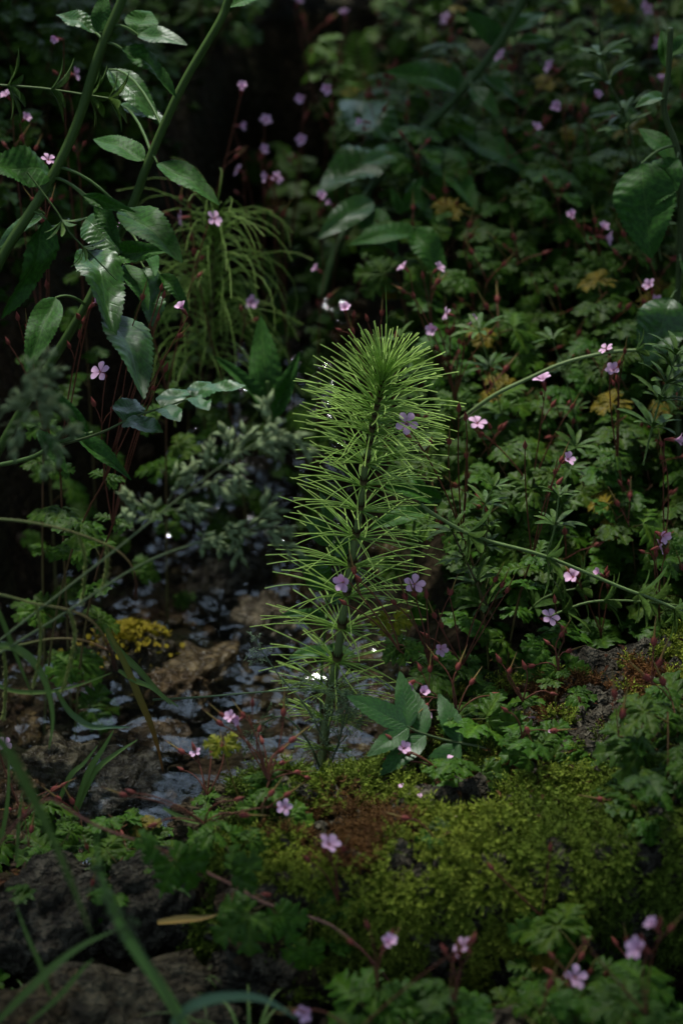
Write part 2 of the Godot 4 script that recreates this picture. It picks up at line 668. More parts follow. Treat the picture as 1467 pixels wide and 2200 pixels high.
# ---------------------------------------------------------------- plants
func kit() -> void:
	var green := Color(0.048, 0.118, 0.013)
	K.leaves = []
	for i in 8:
		K.leaves.append(cranesbill_leaf(rr(0.05, 0.062), rr(0.012, 0.035), Color(green.r * rr(0.8, 1.25), green.g * rr(0.9, 1.15), green.b), 5 if i % 3 else 3))
	K.yellow = cranesbill_leaf(0.05, 0.006, Color(0.17, 0.19, 0.015), 3)
	K.old = [cranesbill_leaf(0.05, 0.02, Color(0.17, 0.14, 0.02), 5), cranesbill_leaf(0.045, 0.02, Color(0.15, 0.05, 0.022), 3)]
	K.small_leaves = []
	for i in 3:
		K.small_leaves.append(cranesbill_leaf(0.026, 0.004, green, 3))
	K.broad = []
	for i in 4:
		K.broad.append(toothed_leaf([0.23, 0.26, 0.20, 0.30][i], [0.22, 0.35, 0.12, 0.28][i], [0.5, 0.7, 0.9, 0.35][i], [0.5, 1.0, 0.7, 0.9][i], Color(0.054, 0.125, 0.022)))
	K.lance = toothed_leaf(0.085, 0.2, 0.5, 0.3, Color(0.054, 0.125, 0.022), 12)
	K.long = toothed_leaf(0.19, 0.10, 0.2, 0.4, Color(0.054, 0.125, 0.03), 8)
	K.oval = toothed_leaf(0.30, 0.15, 0.4, 0.8, Color(0.054, 0.125, 0.03), 9)
	# narrow leaf of the cleavers
	var b := Buf.new()
	ribbon(b, bez(Vector3.ZERO, Vector3(0, 0.18, 0.5), Vector3(0, 0.05, 1.0), 7), func(t): return 0.014 + 0.10 * pow(sin(PI * pow(t, 1.25) * 0.98), 0.8), Vector3.UP, Color(0.07, 0.13, 0.035), Color(0.085, 0.15, 0.045), 0.3)
	K.narrow = b.mesh()
	# petals: two shapes
	K.petals = []
	for i in 3:
		b = Buf.new()
		var cup: float = [0.002, 0.0005, 0.0035][i]
		ribbon(b, bez(Vector3(0, 0, 0.0012), Vector3(0, cup, 0.005), Vector3(0, cup * 0.6, 0.0105), 8), func(t): return 0.0005 + 0.0029 * pow(sin(PI * clampf(pow(t, 1.75), 0.0, 1.0)), 0.66), Vector3.UP, Color(0.54, 0.30, 0.44), Color(0.64, 0.42, 0.57), 0.25)
		K.petals.append(b.mesh())
	var red := Color(0.17, 0.042, 0.035)
	b = Buf.new()
	lathe(b, [[-0.011, 0.0006, red], [-0.009, 0.0016, red], [-0.005, 0.0021, red], [-0.001, 0.0016, Color(0.2, 0.07, 0.06)], [0.0005, 0.0010, Color(0.3, 0.14, 0.2)], [0.002, 0.0007, Color(0.35, 0.16, 0.08)], [0.003, 0.0001, Color(0.35, 0.16, 0.08)]], 8)
	for k in 5:
		var a := TAU * k / 5 + 0.6
		tube(b, bez(Vector3(cos(a) * 0.0015, -0.005, sin(a) * 0.0015), Vector3(cos(a) * 0.0022, -0.002, sin(a) * 0.0022), Vector3(cos(a) * 0.0034, 0.0002, sin(a) * 0.0034), 3), 0.0006, 0.0001, 4, red, red)
	K.calyx = b.mesh()
	b = Buf.new()
	lathe(b, [[0.0, 0.0005, red], [0.001, 0.0017, red], [0.0035, 0.0024, Color(0.16, 0.05, 0.035)], [0.006, 0.0017, red], [0.0085, 0.0007, red], [0.0105, 0.0001, Color(0.2, 0.08, 0.05)]], 7)
	K.bud = b.mesh()
	b = Buf.new()
	lathe(b, [[0.0, 0.0005, red], [0.001, 0.0018, red], [0.0035, 0.0026, red], [0.006, 0.0018, red], [0.008, 0.0009, Color(0.16, 0.09, 0.03)], [0.017, 0.0006, Color(0.17, 0.14, 0.04)], [0.024, 0.0001, Color(0.2, 0.09, 0.05)]], 7)
	for k in 4:
		var a := TAU * k / 4
		tube(b, [Vector3(cos(a) * 0.0016, 0.004, sin(a) * 0.0016), Vector3(cos(a) * 0.0032, 0.008, sin(a) * 0.0032)], 0.0005, 0.0001, 3, red, red)
	K.beak = b.mesh()


func leaf_mat(set_of := "") -> Material:
	var k := rng.randf()
	if set_of == "pale":
		return M.leaf_pale if k < 0.7 else M.leaf_mid
	if set_of == "blue":
		return M.leaf_blue if k < 0.7 else M.leaf_mid
	return M.leaf_mid if k < 0.45 else M.leaf_pale if k < 0.65 else M.leaf_blue if k < 0.85 else M.leaf_deep


func flower(parent: Node3D, at: Vector3, facing: Vector3, size := 1.0) -> void:
	var y := facing.normalized()
	var f := frame(Vector3(rr(-1, 1), rr(-1, 1), rr(-1, 1)), y)
	var z := (f.z - y * f.z.dot(y)).normalized()
	var bs := Basis(y.cross(z), y, z) * Basis.from_scale(Vector3.ONE * size)
	var o := part(parent, "flower", K.calyx, M.calyx, Transform3D(bs, at))
	var m: Mesh = K.petals[rng.randi() % 3]
	var open := rr(-0.75, 0.1)
	for k in 5:
		part(o, "petal", m, M.petal, Transform3D(Basis(Vector3.UP, TAU * k / 5 + rr(-0.12, 0.12)) * Basis(Vector3.RIGHT, open + rr(-0.2, 0.15)), Vector3.ZERO))


func leaf_at(parent: Node3D, at: Vector3, dir: Vector3, m: Mesh, material: Material, s := 1.0, up := Vector3(0, 1, 0.55)) -> void:
	var f := frame(dir, up + rv(0.35))
	part(parent, "leaf", m, material, Transform3D(Basis(f.x * s, f.y * s, f.z * s), at))


# a cranesbill in flower: `flowers` and `buds` are points its stems end at
func cranesbill(label: String, base: Vector3, flowers: Array, buds := [], leaves := 6, size := 1.0, tone := "", group := "", extra := 2) -> Node3D:
	var root := thing("cranesbill", label, "plant", base, group)
	var b := Buf.new()
	var red := Color(0.11, 0.04, 0.026)
	var green := Color(0.10, 0.11, 0.035)
	var ends := []
	for q in flowers:
		ends.append([q - base, true])
	for q in buds:
		ends.append([q - base, false])
	var mid := Vector3.ZERO
	for q in ends:
		mid += q[0]
	mid /= ends.size()
	var fork := mid * 0.62 + Vector3(rr(-0.01, 0.01), 0.0, rr(-0.01, 0.01))
	var main := bez(Vector3.ZERO, Vector3(fork.x * 0.2, fork.y * 0.65, fork.z * 0.2), fork, 9)
	tube(b, main, 0.0014, 0.0010, 5, green, red)
	for q in ends:
		var e: Vector3 = q[0]
		var face := (Vector3(rr(-1.2, 1.2), rr(-0.1, 1.2), rr(0.1, 0.9))).normalized()
		var stop := e - face * (0.0105 if q[1] else 0.0)
		var p := bez(fork, fork.lerp(e, 0.5) + Vector3(rr(-0.012, 0.012), 0.012, 0.0), stop, 7)
		tube(b, p, 0.0009, 0.0006, 4, red, red)
		if q[1]:
			flower(root, e, face, rr(0.72, 1.1) * size)
			for k in extra:
				var s := along(p, rr(0.55, 0.85))
				var d := (heading(p, 0.8) + rv(0.9) + Vector3.UP * 0.4).normalized()
				var g := s + d * rr(0.010, 0.022)
				tube(b, [s, s.lerp(g, 0.5) + Vector3.UP * 0.002, g], 0.0006, 0.0005, 4, red, red)
				bud(root, g, d)
		else:
			bud(root, e, heading(p, 0.95) + Vector3.UP * 0.3)
	for k in 2:
		var a := rr(0, TAU)
		leaf_at(root, fork, Vector3(cos(a), 0.2, sin(a)), K.small_leaves[k], leaf_mat(tone), size * rr(0.9, 1.5))
	for k in leaves:
		var t := lerpf(0.08, 0.9, (k + 0.5) / leaves)
		var a := k * 2.6 + rr(-0.4, 0.4)
		leaf_at(root, along(main, t), Vector3(cos(a), rr(-0.1, 0.5), sin(a)), K.leaves[rng.randi() % 8], leaf_mat(tone), size * rr(0.65, 1.05))
	part(root, "stem", b.mesh(), M.stem)
	return root


func bud(root: Node3D, at: Vector3, dir: Vector3) -> void:
	var y := dir.normalized()
	var f := frame(y, Vector3(0.2, 0.3, 1))
	part(root, "bud", K.beak if rng.randf() < 0.45 else K.bud, M.calyx, Transform3D(Basis(f.x, f.z, -f.y) * Basis.from_scale(Vector3.ONE * rr(0.85, 1.15)), at))


# leafy plants without flowers: built once per variant, then copied
func clump(tall: float, shoots: int, per: int, tone: String, spread := 1.0) -> Node3D:
	var root := Node3D.new()
	var b := Buf.new()
	for s in shoots:
		var a := TAU * s / shoots + rr(-0.4, 0.4)
		var reach := tall * rr(0.35, 0.8) * spread
		var e := Vector3(cos(a) * reach, tall * rr(0.65, 1.0), sin(a) * reach * 0.7 + tall * 0.15)
		var p := bez(Vector3.ZERO, Vector3(e.x * 0.25, e.y * 0.7, e.z * 0.25), e, 7)
		tube(b, p, 0.0012, 0.0007, 4, Color(0.10, 0.08, 0.035), Color(0.13, 0.06, 0.035))
		for k in per:
			var t := lerpf(0.25, 1.0, (k + 0.5) / per)
			var w := k * 2.5 + rr(-0.5, 0.5) + a
			leaf_at(root, along(p, t), Vector3(cos(w), rr(-0.15, 0.4), sin(w)), K.old[rng.randi() % 2] if rng.randf() < 0.05 else K.leaves[rng.randi() % 8], leaf_mat(tone), rr(0.45, 1.05))
		if rng.randf() < 0.45:
			for k in 2:
				var d := (Vector3.UP + rv(0.9)).normalized()
				var g: Vector3 = e + d * rr(0.012, 0.03)
				tube(b, [e, e.lerp(g, 0.5) + Vector3(0, 0.002, 0), g], 0.0006, 0.0005, 4, Color(0.14, 0.042, 0.03), Color(0.14, 0.042, 0.03))
				bud(root, g, d)
	part(root, "stem", b.mesh(), M.stem)
	return root


func copy(src: Node3D, called: String, label: String, category: String, group: String, at: Vector3, turn: float, s: float) -> Node3D:
	var o: Node3D = src.duplicate()
	o.name = numbered(called)
	add_child(o)
	o.transform = Transform3D(Basis(Vector3.UP, turn) * Basis.from_scale(Vector3.ONE * s), at)
	return tag(o, label, category, group)


func horsetail(called: String, label: String, stem: Array, nodes: Array, r0: float, r1: float, per: int, lens: Callable, e0: Callable, bend: float, singles: int, tint := 1.0, loose := 0.0) -> void:
	var base: Vector3 = stem[0]
	var root := thing(called, label, "plant", base)
	var p := []
	for q in stem:
		p.append(q - base)
	p = spline(p, 8)
	var left := singles
	for i in nodes.size():
		var t: float = nodes[i]
		var t2: float = nodes[i + 1] if i + 1 < nodes.size() else 1.0
		var at := along(p, t)
		var ax := heading(p, t)
		var r := lerpf(r0, r1, t)
		var b := Buf.new()
		tube(b, [at, along(p, lerpf(t, t2, 0.5)), along(p, t2)], r, lerpf(r0, r1, t2), 12, Color(0.10, 0.15, 0.05), Color(0.13, 0.17, 0.06), 0.0, 0.05)
		part(root, "stem_segment", b.mesh(), M.horsetail)
		# sheath with its ring of dark teeth
		b = Buf.new()
		var f := frame(ax, Vector3(0, 0, 1))
		var tf := Transform3D(Basis(f.x, f.z, -f.y), at)
		var h := minf(0.011, (t2 - t) * 0.3 + r * 1.0)
		var dark := Color(0.032, 0.018, 0.010)
		lathe(b, [[-h * 0.25, r * 1.02, Color(0.16, 0.16, 0.06)], [h * 0.1, r * 1.12, Color(0.13, 0.12, 0.045)], [h * 0.45, r * 1.2, Color(0.06, 0.04, 0.02)], [h * 0.6, r * 1.24, dark]], 16, tf)
		for k in 12:
			var a := TAU * k / 12
			var o := Vector3(cos(a), 0, sin(a)) * r
			tube(b, [tf * (o * 1.2 + Vector3.UP * h * 0.5), tf * (o * 1.3 + Vector3.UP * h)], r * 0.22, 0.0001, 3, dark, dark)
		part(root, "sheath", b.mesh(), M.horsetail)
		var bundle := Buf.new()
		var single := []
		var n := per if t < 0.84 else int(per * 0.62)
		for k in n:
			var a := TAU * (k + rr(-0.3, 0.3)) / n + i * 0.7
			var out := (f.x * cos(a) + f.y * sin(a)).normalized()
			var l: float = lens.call(t) * rr(0.82 - loose * 0.5, 1.08 + loose * 0.4)
			var el: float = e0.call(t) + rr(-0.16 - loose, 0.16 + loose)
			var q := at + out * r
			var pts := [q]
			var curl := bend * rr(0.5, 1.4)
			var sway := rr(-0.25 - loose, 0.25 + loose)
			for s in 7:
				var ang := el - curl * (s / 6.0) + rr(-0.02, 0.02)
				q += (out.rotated(ax, sway * s / 6.0) * cos(ang) + ax * sin(ang)) * l / 7.0
				pts.append(q)
			var c0 := Color(0.09 * tint, 0.175 * tint, 0.022 * tint)
			var c1 := Color(0.22 * tint, 0.32 * tint, 0.075 * tint)
			if k % 2 == 0 and left > 0:
				left -= 1
				var sb := Buf.new()
				tube(sb, pts, 0.0006, 0.00042, 4, c0, c1, 0.3)
				single.append(sb.mesh())
			else:
				tube(bundle, pts, 0.0006, 0.00042, 4, c0, c1, 0.3)
		var w := part(root, "whorl", bundle.mesh(), M.horsetail)
		for m in single:
			part(w, "branch", m, M.horsetail)


# square-stemmed scrambler with rings of narrow leaves
func cleavers(label: String, stem: Array, rings: Array, r: float, l: float, stem_col := Color(0.10, 0.15, 0.05), sides := [], group := "") -> void:
	var base: Vector3 = stem[0]
	var root := thing("cleavers", label, "plant", base, group)
	var p := []
	for q in stem:
		p.append(q - base)
	p = spline(p, 6)
	var b := Buf.new()
	tube(b, p, r, r * 0.75, 4, stem_col, stem_col)
	var where := []
	for t in rings:
		where.append([along(p, t), heading(p, t), l])
	for s in sides:
		var q := []
		for x in s:
			q.append(x - base)
		q = spline(q, 5)
		tube(b, q, r * 0.65, r * 0.4, 4, stem_col, stem_col)
		where.append([along(q, 0.55), heading(q, 0.55), l * 0.8])
		where.append([along(q, 0.97), heading(q, 0.97), l * 0.6])
	part(root, "stem", b.mesh(), M.stem)
	for w in where:
		var f := frame(w[1], Vector3.UP)
		for k in 8:
			var a := TAU * k / 8 + rr(-0.2, 0.2)
			var dir: Vector3 = f.x * cos(a) + f.y * sin(a) + w[1] * rr(0.1, 0.5)
			var g := frame(dir, w[1] + rv(0.2))
			var s: float = w[2] * rr(0.75, 1.1)
			part(root, "leaf", K.narrow, M.leaf_pale if rng.randf() < 0.5 else M.leaf_blue, Transform3D(Basis(g.x * s, g.y * s, g.z * s), w[0]))


# a tall plant with broad toothed leaves: leaves = [[base, tip, facing, mesh index, material], ...]
func broad_plant(called: String, label: String, stem: Array, r: float, leaves: Array, col := Color(0.055, 0.10, 0.025), r1 := -1.0) -> void:
	var base: Vector3 = stem[0]
	var root := thing(called, label, "plant", base)
	var p := []
	for q in stem:
		p.append(q - base)
	p = spline(p, 6)
	var b := Buf.new()
	tube(b, p, r, r1 if r1 > 0 else r * 0.8, 4 if r > 0.003 else 6, col, col, 0.0, 0.0)
	part(root, "stem", b.mesh(), M.stem)
	for q in leaves:
		var a: Vector3 = q[0] - base
		var e: Vector3 = q[1] - base
		var near := p[0] as Vector3
		for s in p:
			if s.distance_to(a) < near.distance_to(a):
				near = s
		var st := Buf.new()
		if near.distance_to(a) > 0.006:
			tube(st, bez(near, near.lerp(a, 0.5) + Vector3.UP * near.distance_to(a) * 0.22, a, 6), 0.0017, 0.0012, 5, col, Color(0.10, 0.16, 0.05))
		else:
			tube(st, [a, a.lerp(e, 0.04)], 0.0014, 0.0012, 5, col, col)
		var l := a.distance_to(e)
		var f := frame(e - a, q[2])
		var o := part(root, "leaf", K.broad[q[3]], M[q[4]], Transform3D(Basis(f.x * l * q[5], f.y * l, f.z * l), a))
		part(root, "leaf_stalk", st.mesh(), M.stem)


# compound leaf with oval toothed leaflets in pairs
func pinnate(label: String, rachis: Array, pairs: int, l: float, facing: Vector3, material: Material, m: Mesh) -> void:
	var base: Vector3 = rachis[0]
	var root := thing("pinnate_leaf_plant", label, "plant", base)
	var p := []
	for q in rachis:
		p.append(q - base)
	p = spline(p, 6)
	var b := Buf.new()
	tube(b, p, 0.0016, 0.0009, 5, Color(0.08, 0.10, 0.04), Color(0.08, 0.12, 0.05))
	part(root, "stalk", b.mesh(), M.stem)
	for k in pairs:
		var t := lerpf(0.42, 0.93, float(k) / maxf(1.0, pairs - 1))
		var d := heading(p, t)
		var side := d.cross(facing).normalized()
		for s in [-1.0, 1.0]:
			var dir: Vector3 = side * s + d * 0.55 + rv(0.1)
			var f := frame(dir, facing + rv(0.25))
			var q := l * rr(0.85, 1.1) * (1.0 - 0.15 * k / pairs)
			part(root, "leaflet", m, material, Transform3D(Basis(f.x * q, f.y * q, f.z * q), along(p, t)))
	var f2 := frame(heading(p, 0.98), facing)
	part(root, "leaflet", m, material, Transform3D(Basis(f2.x * l, f2.y * l, f2.z * l), p[-1]))


func blade_mesh(p: Array, w: float, up: Vector3, c0: Color, c1: Color, fold := 0.35) -> ArrayMesh:
	var b := Buf.new()
	ribbon(b, p, func(t): return w * clampf(0.55 + t * 1.6, 0, 1) * pow(clampf((1.0 - t) * 1.7, 0.0, 1.0), 0.75) + 0.0001, up, c0, c1, fold)
	return b.mesh()


func grass_blade(label: String, pts: Array, w: float, c0 := Color(0.06, 0.12, 0.03), c1 := Color(0.09, 0.16, 0.045), up := Vector3(0, 0.6, 0.8), group := "") -> void:
	var base: Vector3 = pts[0]
	var p := []
	for q in pts:
		p.append(q - base)
	var root := thing("grass_shoot", label, "grass", base, group)
	part(root, "blade", blade_mesh(spline(p, 8), w, up, c0, c1), M.grass)


func tuft(n: int, tall: float, w: float) -> Node3D:
	var root := Node3D.new()
	for k in n:
		var a := rr(0, TAU)
		var h := tall * rr(0.5, 1.1)
		var e := Vector3(cos(a), 0, sin(a)) * h * rr(0.3, 0.9)
		var p := bez(Vector3(cos(a), 0, sin(a)) * 0.004, e * 0.3 + Vector3.UP * h * 0.9, e + Vector3.UP * h * rr(0.3, 0.8), 8)
		part(root, "blade", blade_mesh(p, w * rr(0.6, 1.1), Vector3.UP, Color(0.05, 0.09, 0.022), Color(0.085, 0.14, 0.04)), M.grass)
	return root


# arching sedge stalk with hanging catkins = [[top, middle, end], ...]
func sedge(label: String, stalk: Array, catkins: Array, spike: bool) -> void:
	var base: Vector3 = stalk[0]
	var root := thing("pendulous_sedge", label, "sedge", base)
	var p := []
	for q in stalk:
		p.append(q - base)
	p = spline(p, 7)
	var b := Buf.new()
	tube(b, p, 0.0016, 0.0008, 5, Color(0.11, 0.17, 0.05), Color(0.13, 0.06, 0.03))
	part(root, "stalk", b.mesh(), M.stem)
	var list := catkins.duplicate()
	for q in list:
		var c := []
		for x in q:
			c.append(x - base)
		c = spline(c, 10)
		var s := Buf.new()
		tube(s, c, 0.0017, 0.0014, 5, Color(0.12, 0.15, 0.035), Color(0.12, 0.15, 0.035))
		for k in 170:
			var t := rr(0.06, 1.0)
			var at := along(c, t)
			var a := rr(0, TAU)
			var d := (Vector3(cos(a), 0, sin(a)) + heading(c, t) * 0.7).normalized()
			var f := frame(d, heading(c, t))
			var l := rr(0.003, 0.0048)
			var i0 := s.add(at - f.x * 0.0007, Color(0.12, 0.13, 0.03))
			var i1 := s.add(at + f.x * 0.0007, Color(0.12, 0.13, 0.03))
			var i2 := s.add(at + d * l, Color(0.30, 0.32, 0.10))
			s.tri(i0, i1, i2)
		part(root, "catkin", s.mesh(), M.grass)
	if spike:
		var s := Buf.new()
		tube(s, [along(p, 0.83), along(p, 0.9), along(p, 0.96), p[-1]], 0.0013, 0.0022, 6, Color(0.06, 0.03, 0.015), Color(0.035, 0.02, 0.012))
		part(root, "spike", s.mesh(), M.stem)


# airy grass panicle; n side branches carrying small spikelets
func panicle(called: String, label: String, stem: Array, from: float, n: int, spread: float, grain: float, col: Color, per := 14, group := "") -> void:
	var base: Vector3 = stem[0]
	var root := thing(called, label, "grass", base, group)
	var p := []
	for q in stem:
		p.append(q - base)
	p = spline(p, 8)
	var b := Buf.new()
	tube(b, p, 0.0012, 0.0005, 5, mul(col, 0.6), mul(col, 0.7))
	part(root, "stalk", b.mesh(), M.stem)
	for k in n:
		var t := lerpf(from, 0.98, float(k) / n)
		var at := along(p, t)
		var dir := (heading(p, t) * 0.7 + rv(1.0)).normalized()
		var l := spread * rr(0.5, 1.1) * (1.15 - t * 0.6)
		var q := bez(at, at + dir * l * 0.6 + Vector3.UP * l * 0.15, at + dir * l - Vector3.UP * l * 0.15, 6)
		var s := Buf.new()
		tube(s, q, 0.00035, 0.0002, 3, mul(col, 0.7), col)
		for g in per:
			var u := rr(0.3, 1.0)
			var e := along(q, u) + rv(l * 0.10)
			var f := frame((heading(q, u) + rv(0.7)), Vector3.UP)
			var h := grain * rr(0.7, 1.2)
			var m := mul(col, rr(0.8, 1.25))
			var i0 := s.add(e, m)
			var i1 := s.add(e + f.z * h * 0.5 + f.x * h * 0.18, m)
			var i2 := s.add(e + f.z * h, m)
			var i3 := s.add(e + f.z * h * 0.5 - f.x * h * 0.18, m)
			var i4 := s.add(e + f.z * h * 0.5 + f.y * h * 0.18, m)
			s.tri(i0, i1, i4)
			s.tri(i0, i4, i3)
			s.tri(i1, i2, i4)
			s.tri(i4, i2, i3)
			s.tri(i0, i3, i1)
			s.tri(i3, i2, i1)
		part(root, "spikelet_branch", s.mesh(), M.grass)


func fern(label: String, pts: Array, l: float) -> void:
	var base: Vector3 = pts[0]
	var root := thing("fern_frond", label, "fern", base)
	var p := []
	for q in pts:
		p.append(q - base)
	p = spline(p, 8)
	var b := Buf.new()
	tube(b, p, 0.0015, 0.0005, 5, Color(0.09, 0.10, 0.03), Color(0.09, 0.12, 0.03))
	part(root, "stalk", b.mesh(), M.stem)
	for k in 22:
		var t := lerpf(0.2, 0.99, k / 21.0)
		var d := heading(p, t)
		var side := d.cross(Vector3(0, 0.5, 0.85)).normalized()
		for s in [-1.0, 1.0]:
			var f := frame(side * s + d * 0.35, Vector3(0, 0.5, 0.85))
			var q := l * sin(PI * clampf(0.25 + t * 0.72, 0, 1)) + 0.004
			part(root, "pinna", K.lance, M.leaf_yellow_green, Transform3D(Basis(f.x * q * 0.9, f.y * q, f.z * q), along(p, t)))


func stone(label: String, at: Vector3, size: Vector3, turn: float, variant: int, wet := false, group := "") -> void:
	var o := part(self, "stone", K.stones[variant], M.wet_stone if wet else M.stone)
	o.transform = Transform3D(Basis(Vector3.UP, turn) * Basis.from_scale(size), at)
	tag(o, label, "stone", group)


# unseen tree added to darken the edges, its crown holed for light
func tree(label: String, at: Vector3, high: float, wide: float, n: int) -> void:
	var root := thing("added_shade_tree", label, "tree", at, "added shade trees over the gully")
	var b := Buf.new()
	var tops := []
	var trunk := spline([Vector3(0, -0.3, 0), Vector3(rr(-0.1, 0.1), high * 0.35, rr(-0.1, 0.1)), Vector3(rr(-0.3, 0.3), high * 0.7, rr(-0.3, 0.3)), Vector3(rr(-0.3, 0.3), high, rr(-0.3, 0.3))], 6)
	tube(b, trunk, 0.16, 0.03, 10, Color(0.09, 0.075, 0.055), Color(0.09, 0.075, 0.055))
	part(root, "trunk", b.mesh(), M.bark)
	for k in 9:
		var t := lerpf(0.4, 0.95, k / 9.0)
		var a := k * 2.4
		var s := along(trunk, t)
		var e := s + Vector3(cos(a), 0.35, sin(a)) * wide * rr(0.6, 1.0)
		var l := Buf.new()
		tube(l, bez(s, s.lerp(e, 0.5) + Vector3.UP * 0.2, e, 6), 0.05, 0.012, 6, Color(0.09, 0.075, 0.055), Color(0.09, 0.075, 0.055))
		part(root, "limb", l.mesh(), M.bark)
		tops.append([s, e])
	var mm := MultiMesh.new()
	mm.transform_format = MultiMesh.TRANSFORM_3D
	mm.mesh = K.tree_leaf
	mm.instance_count = n
	for i in n:
		var q: Array = tops[rng.randi() % tops.size()]
		var c: Vector3 = q[0].lerp(q[1], rr(0.3, 1.1)) + rv(1.0).normalized() * wide * 0.36 * pow(rng.randf(), 0.6)
		for tries in 30:
			var g := c + at
			var off := g - Vector3(0, 0.2, -0.05)
			if g.y > 1.9 and (off - LIGHT * off.dot(LIGHT)).length() > GAP and not (g.z < -2.0 and g.x > -0.9 and g.x < 0.6):  # leaves kept out of the sun path and the upstream sky strip
				break
			q = tops[rng.randi() % tops.size()]
			c = q[0].lerp(q[1], rr(0.3, 1.1)) + rv(1.0).normalized() * wide * 0.36 * pow(rng.randf(), 0.6)
		var f := frame(rv(1.0), Vector3.UP + rv(0.7))
		mm.set_instance_transform(i, Transform3D(f * Basis.from_scale(Vector3.ONE * rr(0.09, 0.16)), c))
	var o := MultiMeshInstance3D.new()
	o.name = "shaped_crown"
	o.multimesh = mm
	o.material_override = M.leaf_mid
	root.add_child(o)
	o.set_meta("kind", "stuff")


func _ready() -> void:
	rng.seed = 41
	noise.seed = 7
	noise.noise_type = FastNoiseLite.TYPE_SIMPLEX_SMOOTH
	# --- camera, sky, light
	var cam := Camera3D.new()
	cam.name = "camera"
	cam.fov = 24.0
	cam.near = 0.05
	cam.far = 200.0
	cam.position = Vector3(0, 1.17, 2.23)
	cam.rotation_degrees = Vector3(-22, 0, 0)
	var lens := CameraAttributesPhysical.new()
	lens.frustum_focal_length = 85.0
	lens.exposure_aperture = 3.6
	lens.frustum_focus_distance = 2.38
	cam.attributes = lens
	add_child(cam)
	cam.fov = 24.0
	cam.current = true
	var sky := ProceduralSkyMaterial.new()
	sky.sky_top_color = Color(0.74, 0.84, 0.95)
	sky.sky_horizon_color = Color(0.70, 0.80, 0.90)
	sky.sky_curve = 0.3
	sky.ground_bottom_color = Color(0.1, 0.1, 0.08)
	sky.ground_horizon_color = Color(0.3, 0.32, 0.3)
	sky.sun_angle_max = 1.0
	var env := Environment.new()
	env.background_mode = Environment.BG_SKY
	env.sky = Sky.new()
	env.sky.sky_material = sky
	env.background_energy_multiplier = 0.24
	env.tonemap_mode = Environment.TONE_MAPPER_LINEAR
	env.tonemap_exposure = 7.5
	env.sdfgi_enabled = true
	env.ssao_enabled = true
	env.ssil_enabled = true
	var we := WorldEnvironment.new()
	we.name = "environment"
	we.environment = env
	add_child(we)
	var sun := DirectionalLight3D.new()
	sun.name = "sun"
	sun.light_energy = 0.5
	sun.light_angular_distance = 13.0
	sun.light_color = Color(1.0, 1.0, 0.98)
	sun.shadow_enabled = true
	add_child(sun)
	sun.look_at_from_position(LIGHT * 3.0, Vector3.ZERO, Vector3.FORWARD)
	# --- materials, shared shapes, the setting
	materials()
	var yg := mat("leaf_yellow_green", 0.5, Color(1.0, 1.0, 0.6), Color(0.35, 0.42, 0.08))
	yg.roughness = 0.5
	kit()
	K.stones = []
	for i in 6:
		K.stones.append(stone_mesh(i * 13.7 + 3.0, 0.16, [Color(0.14, 0.13, 0.10), Color(0.16, 0.13, 0.085), Color(0.12, 0.115, 0.10), Color(0.19, 0.17, 0.14), Color(0.13, 0.095, 0.06), Color(0.15, 0.145, 0.125)][i]))
	var tl := Buf.new()
	for k in 5:
		var a := TAU * k / 5
		ribbon(tl, bez(Vector3.ZERO, Vector3(cos(a), 0.3, sin(a)) * 0.5, Vector3(cos(a), rr(-0.2, 0.5), sin(a)), 3), func(t): return 0.34 * sin(PI * clampf(t, 0.03, 0.97)), Vector3.UP, Color(0.05, 0.10, 0.028), Color(0.05, 0.10, 0.028))
	K.tree_leaf = tl.mesh()
	make_land()
	make_water()
	make_boulder()
	make_moss()
	stones()
	print("setting ", Time.get_ticks_msec())
	hero()
	flowers()
	broad_leaves()
	scramblers()
	grasses()
	fillers()
	ground_cover()
	trees()
	print("done ", Time.get_ticks_msec())


